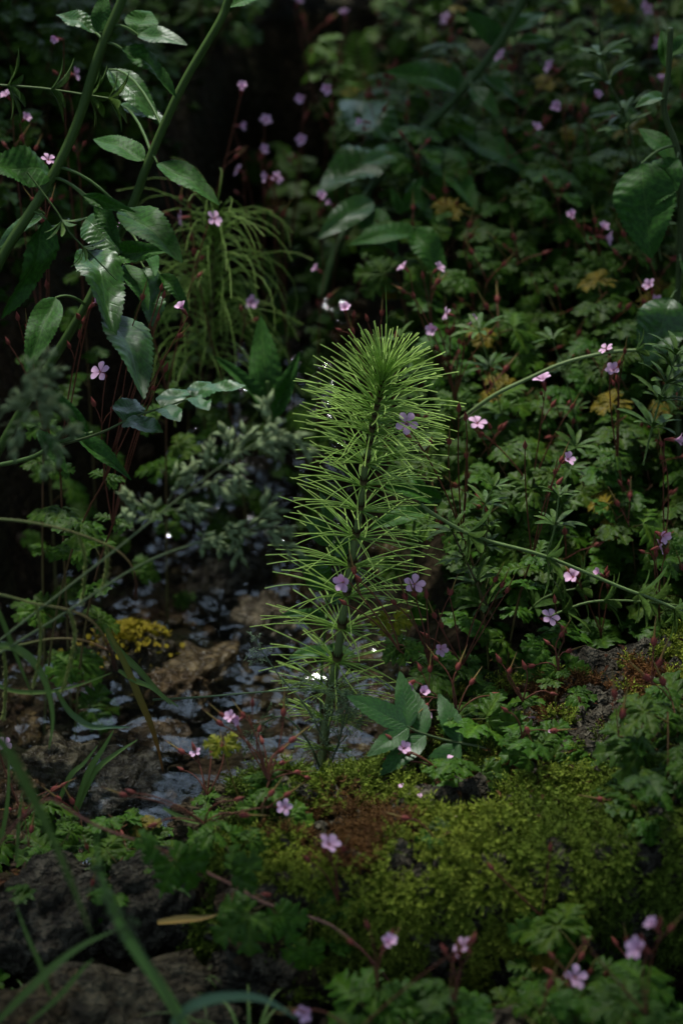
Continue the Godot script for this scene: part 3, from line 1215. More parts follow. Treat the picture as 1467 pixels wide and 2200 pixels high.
func stones() -> void:
	var near := [
		["large flat grey stone lying at the lower left", Vector3(-0.180, 0.090, 0.500), Vector3(0.17, 0.10, 0.12), 0.3, 0],
		["mossy brown stone cut by the left edge of the photo", Vector3(-0.281, 0.095, 0.500), Vector3(0.12, 0.11, 0.12), 1.2, 1],
		["pale rough stone at the bottom left beside the long grass blade", Vector3(-0.109, 0.088, 0.600), Vector3(0.11, 0.08, 0.09), 2.2, 5],
		["pitted stone under the grass tuft in the bottom left corner", Vector3(-0.236, 0.097, 0.580), Vector3(0.10, 0.07, 0.08), 0.8, 3],
		["long brown stone right of the grass tuft at bottom left", Vector3(-0.207, 0.088, 0.580), Vector3(0.10, 0.06, 0.07), 2.9, 1],
		["pointed dark grey stone above the large flat stone", Vector3(-0.173, 0.077, 0.360), Vector3(0.09, 0.08, 0.07), 0.5, 2],
		["ochre stone on the near shore below the creeping cranesbill stem", Vector3(-0.063, 0.072, 0.380), Vector3(0.13, 0.08, 0.09), 1.8, 4],
		["small grey stone between the ochre stone and the boulder", Vector3(-0.082, 0.080, 0.420), Vector3(0.06, 0.05, 0.05), 0.2, 2],
		["yellowish stone at the water's edge behind the creeping stem", Vector3(-0.092, 0.066, 0.260), Vector3(0.14, 0.07, 0.08), 2.5, 1],
		["low stone tucked under the left end of the mossy boulder", Vector3(-0.038, 0.070, 0.400), Vector3(0.10, 0.06, 0.07), 1.1, 3],
		["dark stone at the left shore among thin grass stalks", Vector3(-0.254, 0.080, 0.360), Vector3(0.11, 0.08, 0.09), 0.9, 2],
		["sandy pale stone at the bottom edge below the boulder", Vector3(0.120, 0.059, 0.560), Vector3(0.12, 0.08, 0.09), 0.4, 3],
		["small tan stone at the foot of the boulder", Vector3(0.070, 0.048, 0.470), Vector3(0.045, 0.04, 0.04), 1.4, 1],
		["grey stone half sunk in soil left of the large flat stone", Vector3(-0.233, 0.087, 0.480), Vector3(0.08, 0.06, 0.06), 2.0, 5],
		["brown stone half hidden behind the large flat stone", Vector3(-0.127, 0.072, 0.330), Vector3(0.09, 0.06, 0.06), 2.4, 4],
	]
	for q in near:
		var p: Vector3 = q[1]
		stone(q[0], Vector3(p.x, land(p.x, p.z) + q[2].y * 0.18, p.z), q[2], q[3], q[4])
	var wet := [
		["wet rounded stone carrying the yellow lichen at the far shore", Vector3(-0.238, 0.063, -0.220), Vector3(0.13, 0.10, 0.10), 0.3, 0],
		["wet brown stone washed over in the middle of the stream", Vector3(-0.157, 0.060, -0.200), Vector3(0.15, 0.07, 0.10), 1.1, 1],
		["tan stone rising from the riffle right of the lichen stone", Vector3(-0.179, 0.061, -0.150), Vector3(0.11, 0.07, 0.08), 2.1, 4],
		["wet grey stone at the upper end of the riffle", Vector3(-0.131, 0.026, -0.450), Vector3(0.13, 0.09, 0.10), 0.7, 2],
		["pale wet stone in the stream just left of the horsetail", Vector3(-0.088, 0.037, -0.330), Vector3(0.12, 0.08, 0.09), 1.9, 3],
		["grey stone in the small cascade above the horsetail's left side", Vector3(-0.074, 0.139, -0.980), Vector3(0.13, 0.13, 0.10), 0.2, 3],
		["paler stone at the top of the small cascade", Vector3(-0.063, 0.170, -1.150), Vector3(0.13, 0.11, 0.10), 1.0, 5],
		["dark stone at the near left edge of the water", Vector3(-0.214, 0.034, 0.050), Vector3(0.13, 0.06, 0.09), 1.5, 2],
		["reddish brown stone in the shallow water below the sedge", Vector3(-0.196, 0.058, -0.030), Vector3(0.12, 0.05, 0.08), 0.1, 4],
		["wet stone under the grass blades at the shallow left shore", Vector3(-0.279, 0.040, 0.020), Vector3(0.12, 0.07, 0.09), 2.6, 0],
		["black wet stone in the calm water near the boulder", Vector3(-0.128, 0.041, 0.160), Vector3(0.10, 0.05, 0.06), 0.9, 2],
	]
	for q in wet:
		var p: Vector3 = q[1]
		var y := maxf(land(p.x, p.z), water_y(p.z) - 0.02)
		stone(q[0], Vector3(p.x, y + q[2].y * 0.05, p.z), q[2] * Vector3(0.7, 0.7, 0.7), q[3], q[4], true)
	var ts := []
	var cs := []
	for i in 900:
		var z := rr(-1.2, 0.24)
		var x := stream_x(z) + rr(-1, 1) * (stream_half(z) + 0.06)
		var s := rr(0.008, 0.03)
		ts.append(Transform3D(Basis(Vector3.UP, rr(0, TAU)) * Basis.from_scale(Vector3(s, s * 0.6, s * 0.8)), Vector3(x, land(x, z) + s * 0.1, z)))
		var k := rr(0.5, 1.3)
		cs.append(Color(k, k * rr(0.8, 1.0), k * rr(0.65, 0.95)))
	many("pebbles", stone_mesh(77.0, 0.08, Color(0.17, 0.14, 0.10), 8), M.wet_stone, ts, cs, "small brown pebbles on the stream bed under water", "pebbles")
	ts = []
	cs = []
	for i in 420:
		var z := rr(0.2, 0.75)
		var x := rr(-0.6, 0.0)
		if in_rock(x, z) < 1.0:
			continue
		var s := rr(0.008, 0.034)
		ts.append(Transform3D(Basis(Vector3.UP, rr(0, TAU)) * Basis.from_scale(Vector3(s, s * 0.7, s * 0.8)), Vector3(x, land(x, z) + s * 0.15, z)))
		var k := rr(0.4, 1.15)
		cs.append(Color(k, k * rr(0.85, 1.0), k * rr(0.7, 0.95)))
	many("rubble", stone_mesh(51.0, 0.14, Color(0.15, 0.13, 0.10), 9), M.stone, ts, cs, "small broken stones scattered over the near shore", "rubble")
	# yellow lichen on its stone
	var lt := []
	var lc := []
	for i in 420:
		var c := Vector3(-0.238, 0.077, -0.220)
		var p := Vector3(c.x + rng.randfn(0, 0.023), 0, c.z + rng.randfn(0, 0.019))
		var e := clampf(1.0 - pow((p.x - c.x) / 0.06, 2.0) - pow((p.z - c.z) / 0.05, 2.0), 0.0, 1.0)
		p.y = maxf(land(c.x, c.z), water_y(c.z) - 0.02) + 0.014 + 0.036 * sqrt(e)
		var f := frame(Vector3(rr(-1, 1), 0.2, rr(-1, 1)), Vector3.UP + rv(0.5))
		var s := rr(0.003, 0.0065)
		lt.append(Transform3D(f * Basis.from_scale(Vector3(s * 3.0, s, s)), p))
		lc.append(Color(1, 1, 1).lerp(Color(0.6, 0.55, 0.6), rng.randf()))
	var lich := Buf.new()
	ribbon(lich, bez(Vector3.ZERO, Vector3(0, 0.3, 0.5), Vector3(0, 0.5, 1), 4), func(t): return 0.22 * sin(PI * clampf(t * 0.8 + 0.15, 0, 1)), Vector3.UP, Color(0.20, 0.15, 0.012), Color(0.27, 0.23, 0.02))
	many("yellow_lichen", lich.mesh(), M.moss, lt, lc, "patch of yellow lichen on a wet stone at the far shore", "lichen")


func hero() -> void:
	var nodes := []
	for y in [1625, 1575, 1522, 1470, 1420, 1372, 1325, 1280, 1239, 1199, 1160, 1122, 1086, 1051, 1018, 986, 956, 928, 902, 878, 857, 840, 826, 815]:
		nodes.append((1655.0 - y) / (1655.0 - 805.0))
	horsetail("horsetail", "tall green horsetail with rings of needle branches in the middle of the photo",
		[Vector3(-0.023, -0.019, 0.030), Vector3(-0.021, -0.003, 0.030), Vector3(-0.015, 0.041, 0.000), Vector3(-0.005, 0.105, 0.000), Vector3(0.005, 0.180, 0.000), Vector3(0.016, 0.254, 0.000), Vector3(0.024, 0.319, 0.000), Vector3(0.031, 0.363, 0.000), Vector3(0.037, 0.392, 0.000), Vector3(0.041, 0.414, 0.000)],
		nodes, 0.0056, 0.0016, 31,
		func(t): return 0.004 + 0.076 * smoothstep(0.04, 0.36, t) * (1.0 if t < 0.86 else lerpf(1.0, 0.55, (t - 0.86) / 0.14)),
		func(t): return lerpf(0.26, 0.36, t) if t < 0.8 else lerpf(0.34, 1.2, pow((t - 0.8) / 0.2, 1.4)),
		0.36, 300, 1.5, 0.10)
	var n2 := []
	for i in 16:
		n2.append(0.22 + 0.76 * pow(i / 16.0, 0.9))
	horsetail("horsetail", "second horsetail with drooping branches, blurred in the left background",
		[Vector3(-0.149, 0.140, -0.500), Vector3(-0.156, 0.270, -0.500), Vector3(-0.153, 0.339, -0.500), Vector3(-0.149, 0.402, -0.500), Vector3(-0.145, 0.447, -0.500)],
		n2, 0.0045, 0.0014, 13, func(t): return 0.10 * smoothstep(1.15, 0.7, t) + 0.02, func(t): return lerpf(0.25, 0.9, t), 2.0, 120, 1.0, 0.7)


func flowers() -> void:
	# in focus, right of and on the boulder
	cranesbill("cranesbill whose flower is tucked against the upper right of the horsetail", on(Vector3(0.157, 0.203, -0.060)), [Vector3(0.063, 0.374, 0.030)], [Vector3(0.114, 0.382, 0.020), Vector3(0.121, 0.373, 0.020), Vector3(0.105, 0.348, 0.020), Vector3(0.122, 0.334, 0.020)], 5)
	cranesbill("cranesbill with one flower and dark buds between horsetail and right edge", on(Vector3(0.171, 0.202, -0.050)), [Vector3(0.223, 0.325, 0.000)], [Vector3(0.181, 0.336, 0.000), Vector3(0.211, 0.309, 0.000)], 5, 1.0, "blue")
	cranesbill("cranesbill reaching over the horsetail stem with one pink flower", on(Vector3(0.116, 0.096, 0.100)), [Vector3(0.002, 0.232, 0.090)], [Vector3(0.019, 0.232, 0.090), Vector3(0.005, 0.208, 0.090), Vector3(0.067, 0.160, 0.090)], 5, 1.0, "pale")
	cranesbill("cranesbill with a lilac flower low on the horsetail's right side", on(Vector3(0.091, 0.123, 0.060)), [Vector3(0.072, 0.212, 0.050)], [Vector3(0.064, 0.195, 0.050), Vector3(0.054, 0.190, 0.050), Vector3(0.084, 0.197, 0.050), Vector3(0.107, 0.200, 0.050)], 3)
	cranesbill("cranesbill of red beaked buds between horsetail and cleavers", on(Vector3(0.129, 0.118, 0.050)), [Vector3(0.099, 0.137, 0.040)], [Vector3(0.107, 0.196, 0.040), Vector3(0.094, 0.170, 0.040), Vector3(0.151, 0.210, 0.040), Vector3(0.158, 0.204, 0.040), Vector3(0.163, 0.198, 0.040), Vector3(0.101, 0.160, 0.040)], 4, 0.9, "blue")
	cranesbill("cranesbill with a nodding lilac flower at the boulder's far edge", on(Vector3(0.214, 0.134, 0.030)), [Vector3(0.210, 0.163, 0.020)], [Vector3(0.221, 0.153, 0.020)], 3)
	cranesbill("cranesbill with three pink flowers clustered over the moss", on(Vector3(0.146, 0.097, 0.170)), [Vector3(0.064, 0.156, 0.160), Vector3(0.077, 0.147, 0.160), Vector3(0.076, 0.124, 0.160)], [Vector3(0.110, 0.166, 0.150), Vector3(0.123, 0.151, 0.150), Vector3(0.142, 0.139, 0.150), Vector3(0.092, 0.176, 0.150)], 6, 1.05)
	cranesbill("cranesbill with one flower above the blue green leaf on the boulder", on(Vector3(0.121, 0.084, 0.230)), [Vector3(0.058, 0.119, 0.220)], [Vector3(0.049, 0.101, 0.220), Vector3(0.064, 0.113, 0.220)], 4, 1.05)
	cranesbill("cranesbill with a pale pink flower at the boulder's right", on(Vector3(0.247, 0.068, 0.200)), [Vector3(0.224, 0.093, 0.200)], [Vector3(0.250, 0.093, 0.200)], 4)
	cranesbill("cranesbill with a pink flower by the right edge above the dark corner", on(Vector3(0.273, 0.038, 0.330)), [Vector3(0.288, 0.095, 0.320)], [Vector3(0.259, 0.092, 0.320), Vector3(0.237, 0.119, 0.320)], 5, 1.0, "blue")
	cranesbill("cranesbill with one flower in front of the rusty moss", on(Vector3(0.015, 0.064, 0.420)), [Vector3(-0.011, 0.136, 0.430)], [Vector3(0.001, 0.130, 0.430), Vector3(-0.027, 0.120, 0.430)], 3)
	cranesbill("cranesbill with a dark centred flower at the bottom middle", on(Vector3(0.022, 0.023, 0.550)), [Vector3(0.037, 0.094, 0.520)], [Vector3(0.022, 0.109, 0.520), Vector3(0.010, 0.094, 0.520)], 6, 1.1)
	cranesbill("cranesbill with a single flower in the bottom right", on(Vector3(0.185, 0.010, 0.550)), [Vector3(0.193, 0.062, 0.520)], [Vector3(0.176, 0.080, 0.520)], 5, 1.05)
	cranesbill("cranesbill with a blurred purple flower in the bottom right corner", on(Vector3(0.248, 0.071, 0.600)), [Vector3(0.235, 0.140, 0.600), Vector3(0.245, 0.161, 0.600)], [Vector3(0.193, 0.144, 0.600)], 5, 1.05, "blue")
	cranesbill("cranesbill with a flower at the very bottom edge", on(Vector3(-0.016, 0.026, 0.600)), [Vector3(-0.028, 0.081, 0.600)], [Vector3(0.098, 0.144, 0.600)], 3)
	cranesbill("cranesbill with faded reddish flower heads at bottom centre", on(Vector3(0.087, 0.037, 0.550)), [Vector3(0.099, 0.104, 0.540)], [Vector3(0.086, 0.097, 0.540), Vector3(0.092, 0.091, 0.540), Vector3(0.096, 0.100, 0.540)], 6, 1.0, "blue")
	cranesbill("cranesbill of thin stems and red buds over the boulder's middle", on(Vector3(0.178, 0.092, 0.160)), [], [Vector3(0.153, 0.169, 0.140), Vector3(0.160, 0.157, 0.140), Vector3(0.169, 0.142, 0.140), Vector3(0.201, 0.137, 0.140), Vector3(0.177, 0.162, 0.140)], 3, 0.75)
	cranesbill("cranesbill with beaked buds standing by the hole in the boulder", on(Vector3(0.210, 0.102, 0.100)), [], [Vector3(0.207, 0.151, 0.060), Vector3(0.223, 0.143, 0.060), Vector3(0.193, 0.128, 0.060), Vector3(0.216, 0.159, 0.060)], 2, 0.7)
	cranesbill("cranesbill with drooping leaves over the bare right patch of the boulder", on(Vector3(0.187, 0.083, 0.220)), [], [Vector3(0.155, 0.157, 0.220), Vector3(0.172, 0.142, 0.220), Vector3(0.194, 0.137, 0.220)], 5, 0.9, "blue")
	cranesbill("cranesbill with small leaves and buds on the boulder's front slope", on(Vector3(0.082, 0.083, 0.350)), [], [Vector3(0.104, 0.108, 0.360), Vector3(0.060, 0.122, 0.360)], 4, 0.6)
	cranesbill("cranesbill with bright leaf sprays below the boulder's right front", on(Vector3(0.202, 0.031, 0.420)), [], [Vector3(0.179, 0.124, 0.420), Vector3(0.131, 0.105, 0.420)], 7, 0.95, "pale")
	# by the water
	cranesbill("cranesbill with a pale flower in front of the calm water", on(Vector3(-0.114, 0.052, 0.270)), [Vector3(-0.138, 0.104, 0.200)], [Vector3(-0.123, 0.102, 0.200), Vector3(-0.112, 0.107, 0.200), Vector3(-0.150, 0.085, 0.200)], 4, 0.75)
	cranesbill("cranesbill with many hanging red buds before the water", on(Vector3(-0.074, 0.069, 0.300)), [Vector3(-0.101, 0.172, 0.260), Vector3(-0.093, 0.170, 0.260)], [Vector3(-0.076, 0.156, 0.260), Vector3(-0.072, 0.144, 0.260), Vector3(-0.058, 0.136, 0.260), Vector3(-0.057, 0.124, 0.260), Vector3(-0.068, 0.117, 0.260), Vector3(-0.048, 0.146, 0.260), Vector3(-0.034, 0.110, 0.260), Vector3(-0.044, 0.115, 0.260), Vector3(-0.053, 0.172, 0.260), Vector3(-0.108, 0.163, 0.260)], 4, 0.8, "pale")
	yellow_leaf("yellowed cranesbill leaf held over the calm water", [Vector3(-0.092, 0.066, 0.260), Vector3(-0.100, 0.105, 0.260), Vector3(-0.109, 0.144, 0.260)], 0.5)
	yellow_leaf("yellow green cranesbill leaf low behind the horsetail's right side", [Vector3(0.064, 0.108, 0.040), Vector3(0.057, 0.139, 0.040), Vector3(0.050, 0.167, 0.040)], 0.6)
	cranesbill("cranesbill with beaked fruits standing on the near shore", on(Vector3(-0.097, 0.080, 0.360)), [Vector3(-0.050, 0.123, 0.340)], [Vector3(-0.091, 0.115, 0.340), Vector3(-0.095, 0.130, 0.340), Vector3(-0.183, 0.137, 0.340), Vector3(-0.190, 0.134, 0.340), Vector3(-0.164, 0.106, 0.340)], 4, 0.75)
	cranesbill("cranesbill with a white pink flower at the left edge above the shore", on(Vector3(-0.311, 0.040, 0.250)), [Vector3(-0.315, 0.123, 0.220)], [Vector3(-0.306, 0.059, 0.220), Vector3(-0.312, 0.054, 0.220), Vector3(-0.274, 0.074, 0.220), Vector3(-0.265, 0.078, 0.220)], 3)
	# left side
	cranesbill("cranesbill with one bright flower stretching from the left thicket", on(Vector3(-0.325, 0.325, -0.120)), [Vector3(-0.155, 0.471, -0.030)], [Vector3(-0.176, 0.490, -0.030), Vector3(-0.174, 0.482, -0.030), Vector3(-0.195, 0.480, -0.030), Vector3(-0.180, 0.459, -0.030)], 4, 1.0, "pale", "", 1)
	cranesbill("cranesbill with a dim flower under the left thicket", on(Vector3(-0.290, 0.301, -0.100)), [Vector3(-0.241, 0.396, -0.060)], [Vector3(-0.180, 0.403, -0.060), Vector3(-0.177, 0.396, -0.060), Vector3(-0.189, 0.376, -0.060), Vector3(-0.213, 0.410, -0.060)], 5)
	cranesbill("cranesbill blooming among the broad leaves at left", on(Vector3(-0.299, 0.352, -0.160)), [Vector3(-0.235, 0.493, -0.100), Vector3(-0.248, 0.456, -0.100)], [Vector3(-0.326, 0.437, -0.100), Vector3(-0.317, 0.427, -0.100)], 4)
	cranesbill("cranesbill with a pink flower at the left edge", on(Vector3(-0.332, 0.369, -0.200)), [Vector3(-0.313, 0.516, -0.200), Vector3(-0.301, 0.578, -0.200)], [Vector3(-0.351, 0.379, -0.200)], 5)
	# right bank, a little behind the focus
	cranesbill("cranesbill with twin flowers above the horsetail tip", on(Vector3(0.149, 0.247, -0.400)), [Vector3(0.070, 0.412, -0.380), Vector3(0.108, 0.410, -0.380)], [Vector3(0.092, 0.398, -0.380)], 5)
	cranesbill("cranesbill with three open flowers up and right of the horsetail tip", on(Vector3(0.145, 0.253, -0.320)), [Vector3(0.116, 0.382, -0.300), Vector3(0.141, 0.371, -0.300), Vector3(0.101, 0.364, -0.300)], [Vector3(0.080, 0.400, -0.300), Vector3(0.129, 0.347, -0.300), Vector3(0.162, 0.358, -0.300)], 6, 1.0, "pale")
	cranesbill("cranesbill with buds leaning over the horsetail tip", on(Vector3(0.074, 0.299, -0.250)), [Vector3(0.004, 0.403, -0.250)], [Vector3(0.013, 0.374, -0.250), Vector3(0.028, 0.389, -0.250), Vector3(0.043, 0.395, -0.250), Vector3(0.059, 0.368, -0.250)], 5)
	cranesbill("cranesbill with two flowers at the end of the pale stem", on(Vector3(0.314, 0.264, -0.200)), [Vector3(0.273, 0.394, -0.140), Vector3(0.282, 0.371, -0.140)], [Vector3(0.292, 0.389, -0.140)], 5)
	cranesbill("cranesbill with a hanging lilac flower under the pale stem", on(Vector3(0.222, 0.261, -0.180)), [Vector3(0.211, 0.352, -0.160), Vector3(0.143, 0.305, -0.160)], [Vector3(0.241, 0.321, -0.160)], 6)
	cranesbill("cranesbill with a lilac flower at the right edge, level with the horsetail", on(Vector3(0.343, 0.234, -0.100)), [Vector3(0.343, 0.309, -0.100)], [Vector3(0.330, 0.301, -0.100)], 4, 1.0, "blue")
	cranesbill("cranesbill with small flowers under the long scrambling stem", on(Vector3(0.265, 0.140, -0.060)), [Vector3(0.266, 0.180, -0.050), Vector3(0.239, 0.176, -0.050)], [Vector3(0.275, 0.163, -0.050)], 4, 0.9, "blue")
	cranesbill("cranesbill with drooping violet flowers low at the right edge", on(Vector3(0.335, 0.166, -0.050)), [Vector3(0.328, 0.223, -0.050), Vector3(0.326, 0.210, -0.050)], [Vector3(0.333, 0.202, -0.050)], 4)
	# far bank, blurred
	var far := [
		["cranesbill with two flowers right of the second leafy stem", -0.7, [Vector3(-0.097, 0.470, -0.700), Vector3(-0.129, 0.444, -0.700)]],
		["cranesbill with a pair of flowers high behind the second leafy stem", -0.75, [Vector3(-0.095, 0.495, -0.750), Vector3(-0.127, 0.488, -0.750)]],
		["cranesbill with two lit flowers at the top middle", -0.76, [Vector3(-0.050, 0.468, -0.760), Vector3(-0.049, 0.521, -0.760)]],
		["cranesbill with a flower beside the blue leaf at the top", -0.72, [Vector3(0.027, 0.500, -0.720), Vector3(-0.016, 0.542, -0.720)]],
		["cranesbill with a dense pink cluster above the drooping horsetail", -0.6, [Vector3(-0.080, 0.457, -0.600), Vector3(-0.090, 0.460, -0.600), Vector3(-0.075, 0.461, -0.600)]],
		["cranesbill with two flowers left of the pale blurred leaf", -0.62, [Vector3(-0.012, 0.421, -0.620), Vector3(-0.025, 0.429, -0.620)]],
		["cranesbill with a flower left of the small cascade's top", -0.5, [Vector3(-0.028, 0.374, -0.500)]],
		["cranesbill with one flower over the small cascade", -0.45, [Vector3(-0.106, 0.349, -0.450), Vector3(-0.183, 0.450, -0.450)]],
		["cranesbill flowering between the two tall leafy stems", -0.5, [Vector3(-0.196, 0.496, -0.500), Vector3(-0.182, 0.485, -0.500)]],
		["cranesbill with a flower half hidden by the second leafy stem", -0.6, [Vector3(-0.220, 0.531, -0.600), Vector3(-0.118, 0.566, -0.600)]],
		["cranesbill with a flower at the top edge, centre", -1.0, [Vector3(0.004, 0.581, -1.000), Vector3(-0.058, 0.597, -1.000)]],
		["cranesbill with a violet flower near the top edge right of centre", -0.95, [Vector3(0.136, 0.586, -0.950), Vector3(0.081, 0.517, -0.950)]],
		["cranesbill with a bright violet flower on the upper right bank", -0.75, [Vector3(0.261, 0.561, -0.750), Vector3(0.197, 0.575, -0.750)]],
		["cranesbill with scattered flowers on the shady upper right bank", -0.65, [Vector3(0.235, 0.508, -0.650), Vector3(0.262, 0.534, -0.650), Vector3(0.307, 0.548, -0.650)]],
		["cranesbill with dim flowers in the middle of the right bank", -0.5, [Vector3(0.269, 0.438, -0.500), Vector3(0.308, 0.413, -0.500), Vector3(0.305, 0.424, -0.500)]],
		["cranesbill with a flower pair near the right edge plant", -0.36, [Vector3(0.344, 0.396, -0.360), Vector3(0.350, 0.377, -0.360)]],
		["cranesbill with a flower in the top right corner", -0.9, [Vector3(0.395, 0.609, -0.900), Vector3(0.412, 0.564, -0.900)]],
		["cranesbill with a flower at the upper right edge", -0.75, [Vector3(0.398, 0.544, -0.750), Vector3(0.353, 0.301, -0.750)]],
		["cranesbill with a dim flower in the dark top left corner", -0.45, [Vector3(-0.315, 0.654, -0.450), Vector3(-0.298, 0.615, -0.450)]],
		["cranesbill with tiny flowers left of the top leafy stem", -0.4, [Vector3(-0.368, 0.602, -0.400), Vector3(-0.349, 0.576, -0.400)]],
		["cranesbill with flowers behind the lower left leaves", -0.35, [Vector3(-0.248, 0.463, -0.350), Vector3(-0.140, 0.476, -0.350)]],
	]
	for q in far:
		var mean := Vector3.ZERO
		for x in q[2]:
			mean += x
		mean /= q[2].size()
		cranesbill(q[0], on(Vector3(mean.x + rr(-0.05, 0.05), 0, mean.z - rr(0.0, 0.06))), q[2], [], 7, 1.0, "", "", 2)
	# creeping stem across the near shore
	var root := thing("cranesbill", "creeping cranesbill runner crossing in front of the boulder's left end", "plant", Vector3(-0.208, 0.181, 0.450))
	var b := Buf.new()
	var p := []
	for q in [Vector3(-0.243, 0.192, 0.450), Vector3(-0.209, 0.168, 0.450), Vector3(-0.174, 0.152, 0.450), Vector3(-0.137, 0.136, 0.450), Vector3(-0.116, 0.122, 0.450), Vector3(-0.090, 0.107, 0.450), Vector3(-0.069, 0.093, 0.450), Vector3(-0.045, 0.083, 0.450), Vector3(-0.021, 0.075, 0.450)]:
		p.append(q - root.position)
	p = spline(p, 5)
	tube(b, p, 0.0012, 0.0016, 5, Color(0.16, 0.07, 0.05), Color(0.20, 0.11, 0.08))
	tube(b, bez(p[0], p[0] + Vector3(-0.03, -0.01, 0), p[0] + Vector3(-0.06, -0.07, 0), 5), 0.0012, 0.0008, 5, Color(0.16, 0.07, 0.05), Color(0.16, 0.07, 0.05))
	tube(b, bez(p[-1], p[-1] + Vector3(0.03, -0.01, 0), p[-1] + Vector3(0.07, -0.08, -0.01), 5), 0.0015, 0.001, 5, Color(0.20, 0.11, 0.08), Color(0.16, 0.07, 0.05))
	part(root, "stem", b.mesh(), M.stem)
	for q in [[0.33, Vector3(0.6, -0.7, 0.3), 0.9], [0.33, Vector3(-0.5, 0.3, 0.4), 0.6], [0.57, Vector3(0.6, 0.5, 0.2), 0.8], [0.78, Vector3(-0.9, -0.6, 0.3), 1.15], [0.8, Vector3(0.4, -0.5, 0.5), 0.8], [0.97, Vector3(-0.2, -0.9, 0.4), 0.7]]:
		leaf_at(root, along(p, q[0]), q[1], K.leaves[rng.randi() % 8], M.leaf_blue, q[2], Vector3(0, 0.7, 0.8))
	bud(root, along(p, 0.8) + Vector3(0, 0.01, 0), Vector3(-1, 0.3, 0.2))
	# fallen petals lying on the boulder
	var spots := [Vector3(0.053, 0.099, 0.250), Vector3(0.073, 0.092, 0.290), Vector3(0.107, 0.085, 0.330), Vector3(0.204, 0.099, 0.170), Vector3(0.180, 0.113, 0.130), Vector3(0.099, 0.101, 0.220), Vector3(0.157, 0.103, 0.220), Vector3(0.198, 0.102, 0.160)]
	var tells := ["below the blue green leaf", "by the bare grey patch near the boulder's front", "at the front rim of the boulder", "beside the bare rock at the boulder's right", "near the pale bare rock in the moss", "right of the blue green leaf", "under the trailing leaves in the boulder's middle", "at the top of the right bare patch"]
	for i in spots.size():
		var q: Vector3 = on(spots[i], 0.012)
		var f := frame(Vector3(rr(-1, 1), 0.0, rr(-1, 1)), Vector3.UP + rv(0.4))
		tag(part(self, "fallen_petal", K.petals[i % 3], M.petal, Transform3D(f * Basis.from_scale(Vector3.ONE * 0.85), q)), "fallen pink petal " + tells[i], "petal", "petals fallen on the boulder")


func yellow_leaf(label: String, stalk: Array, s: float) -> void:
	var base: Vector3 = on(stalk[0], -0.004)
	var root := thing("yellowing_cranesbill", label, "plant", base)
	var b := Buf.new()
	tube(b, spline([Vector3.ZERO, stalk[1] - base, stalk[2] - base], 5), 0.0009, 0.0006, 4, Color(0.13, 0.09, 0.03), Color(0.15, 0.12, 0.03))
	part(root, "stem", b.mesh(), M.stem)
	for k in 2:
		var f := frame(Vector3([0.9, -0.9][k], 0.1, 0.3), Vector3(0, 0.8, 0.7))
		part(root, "leaf", K.yellow, M.leaf_pale, Transform3D(Basis(f.x * s, f.y * s, f.z * s), stalk[2] - base))


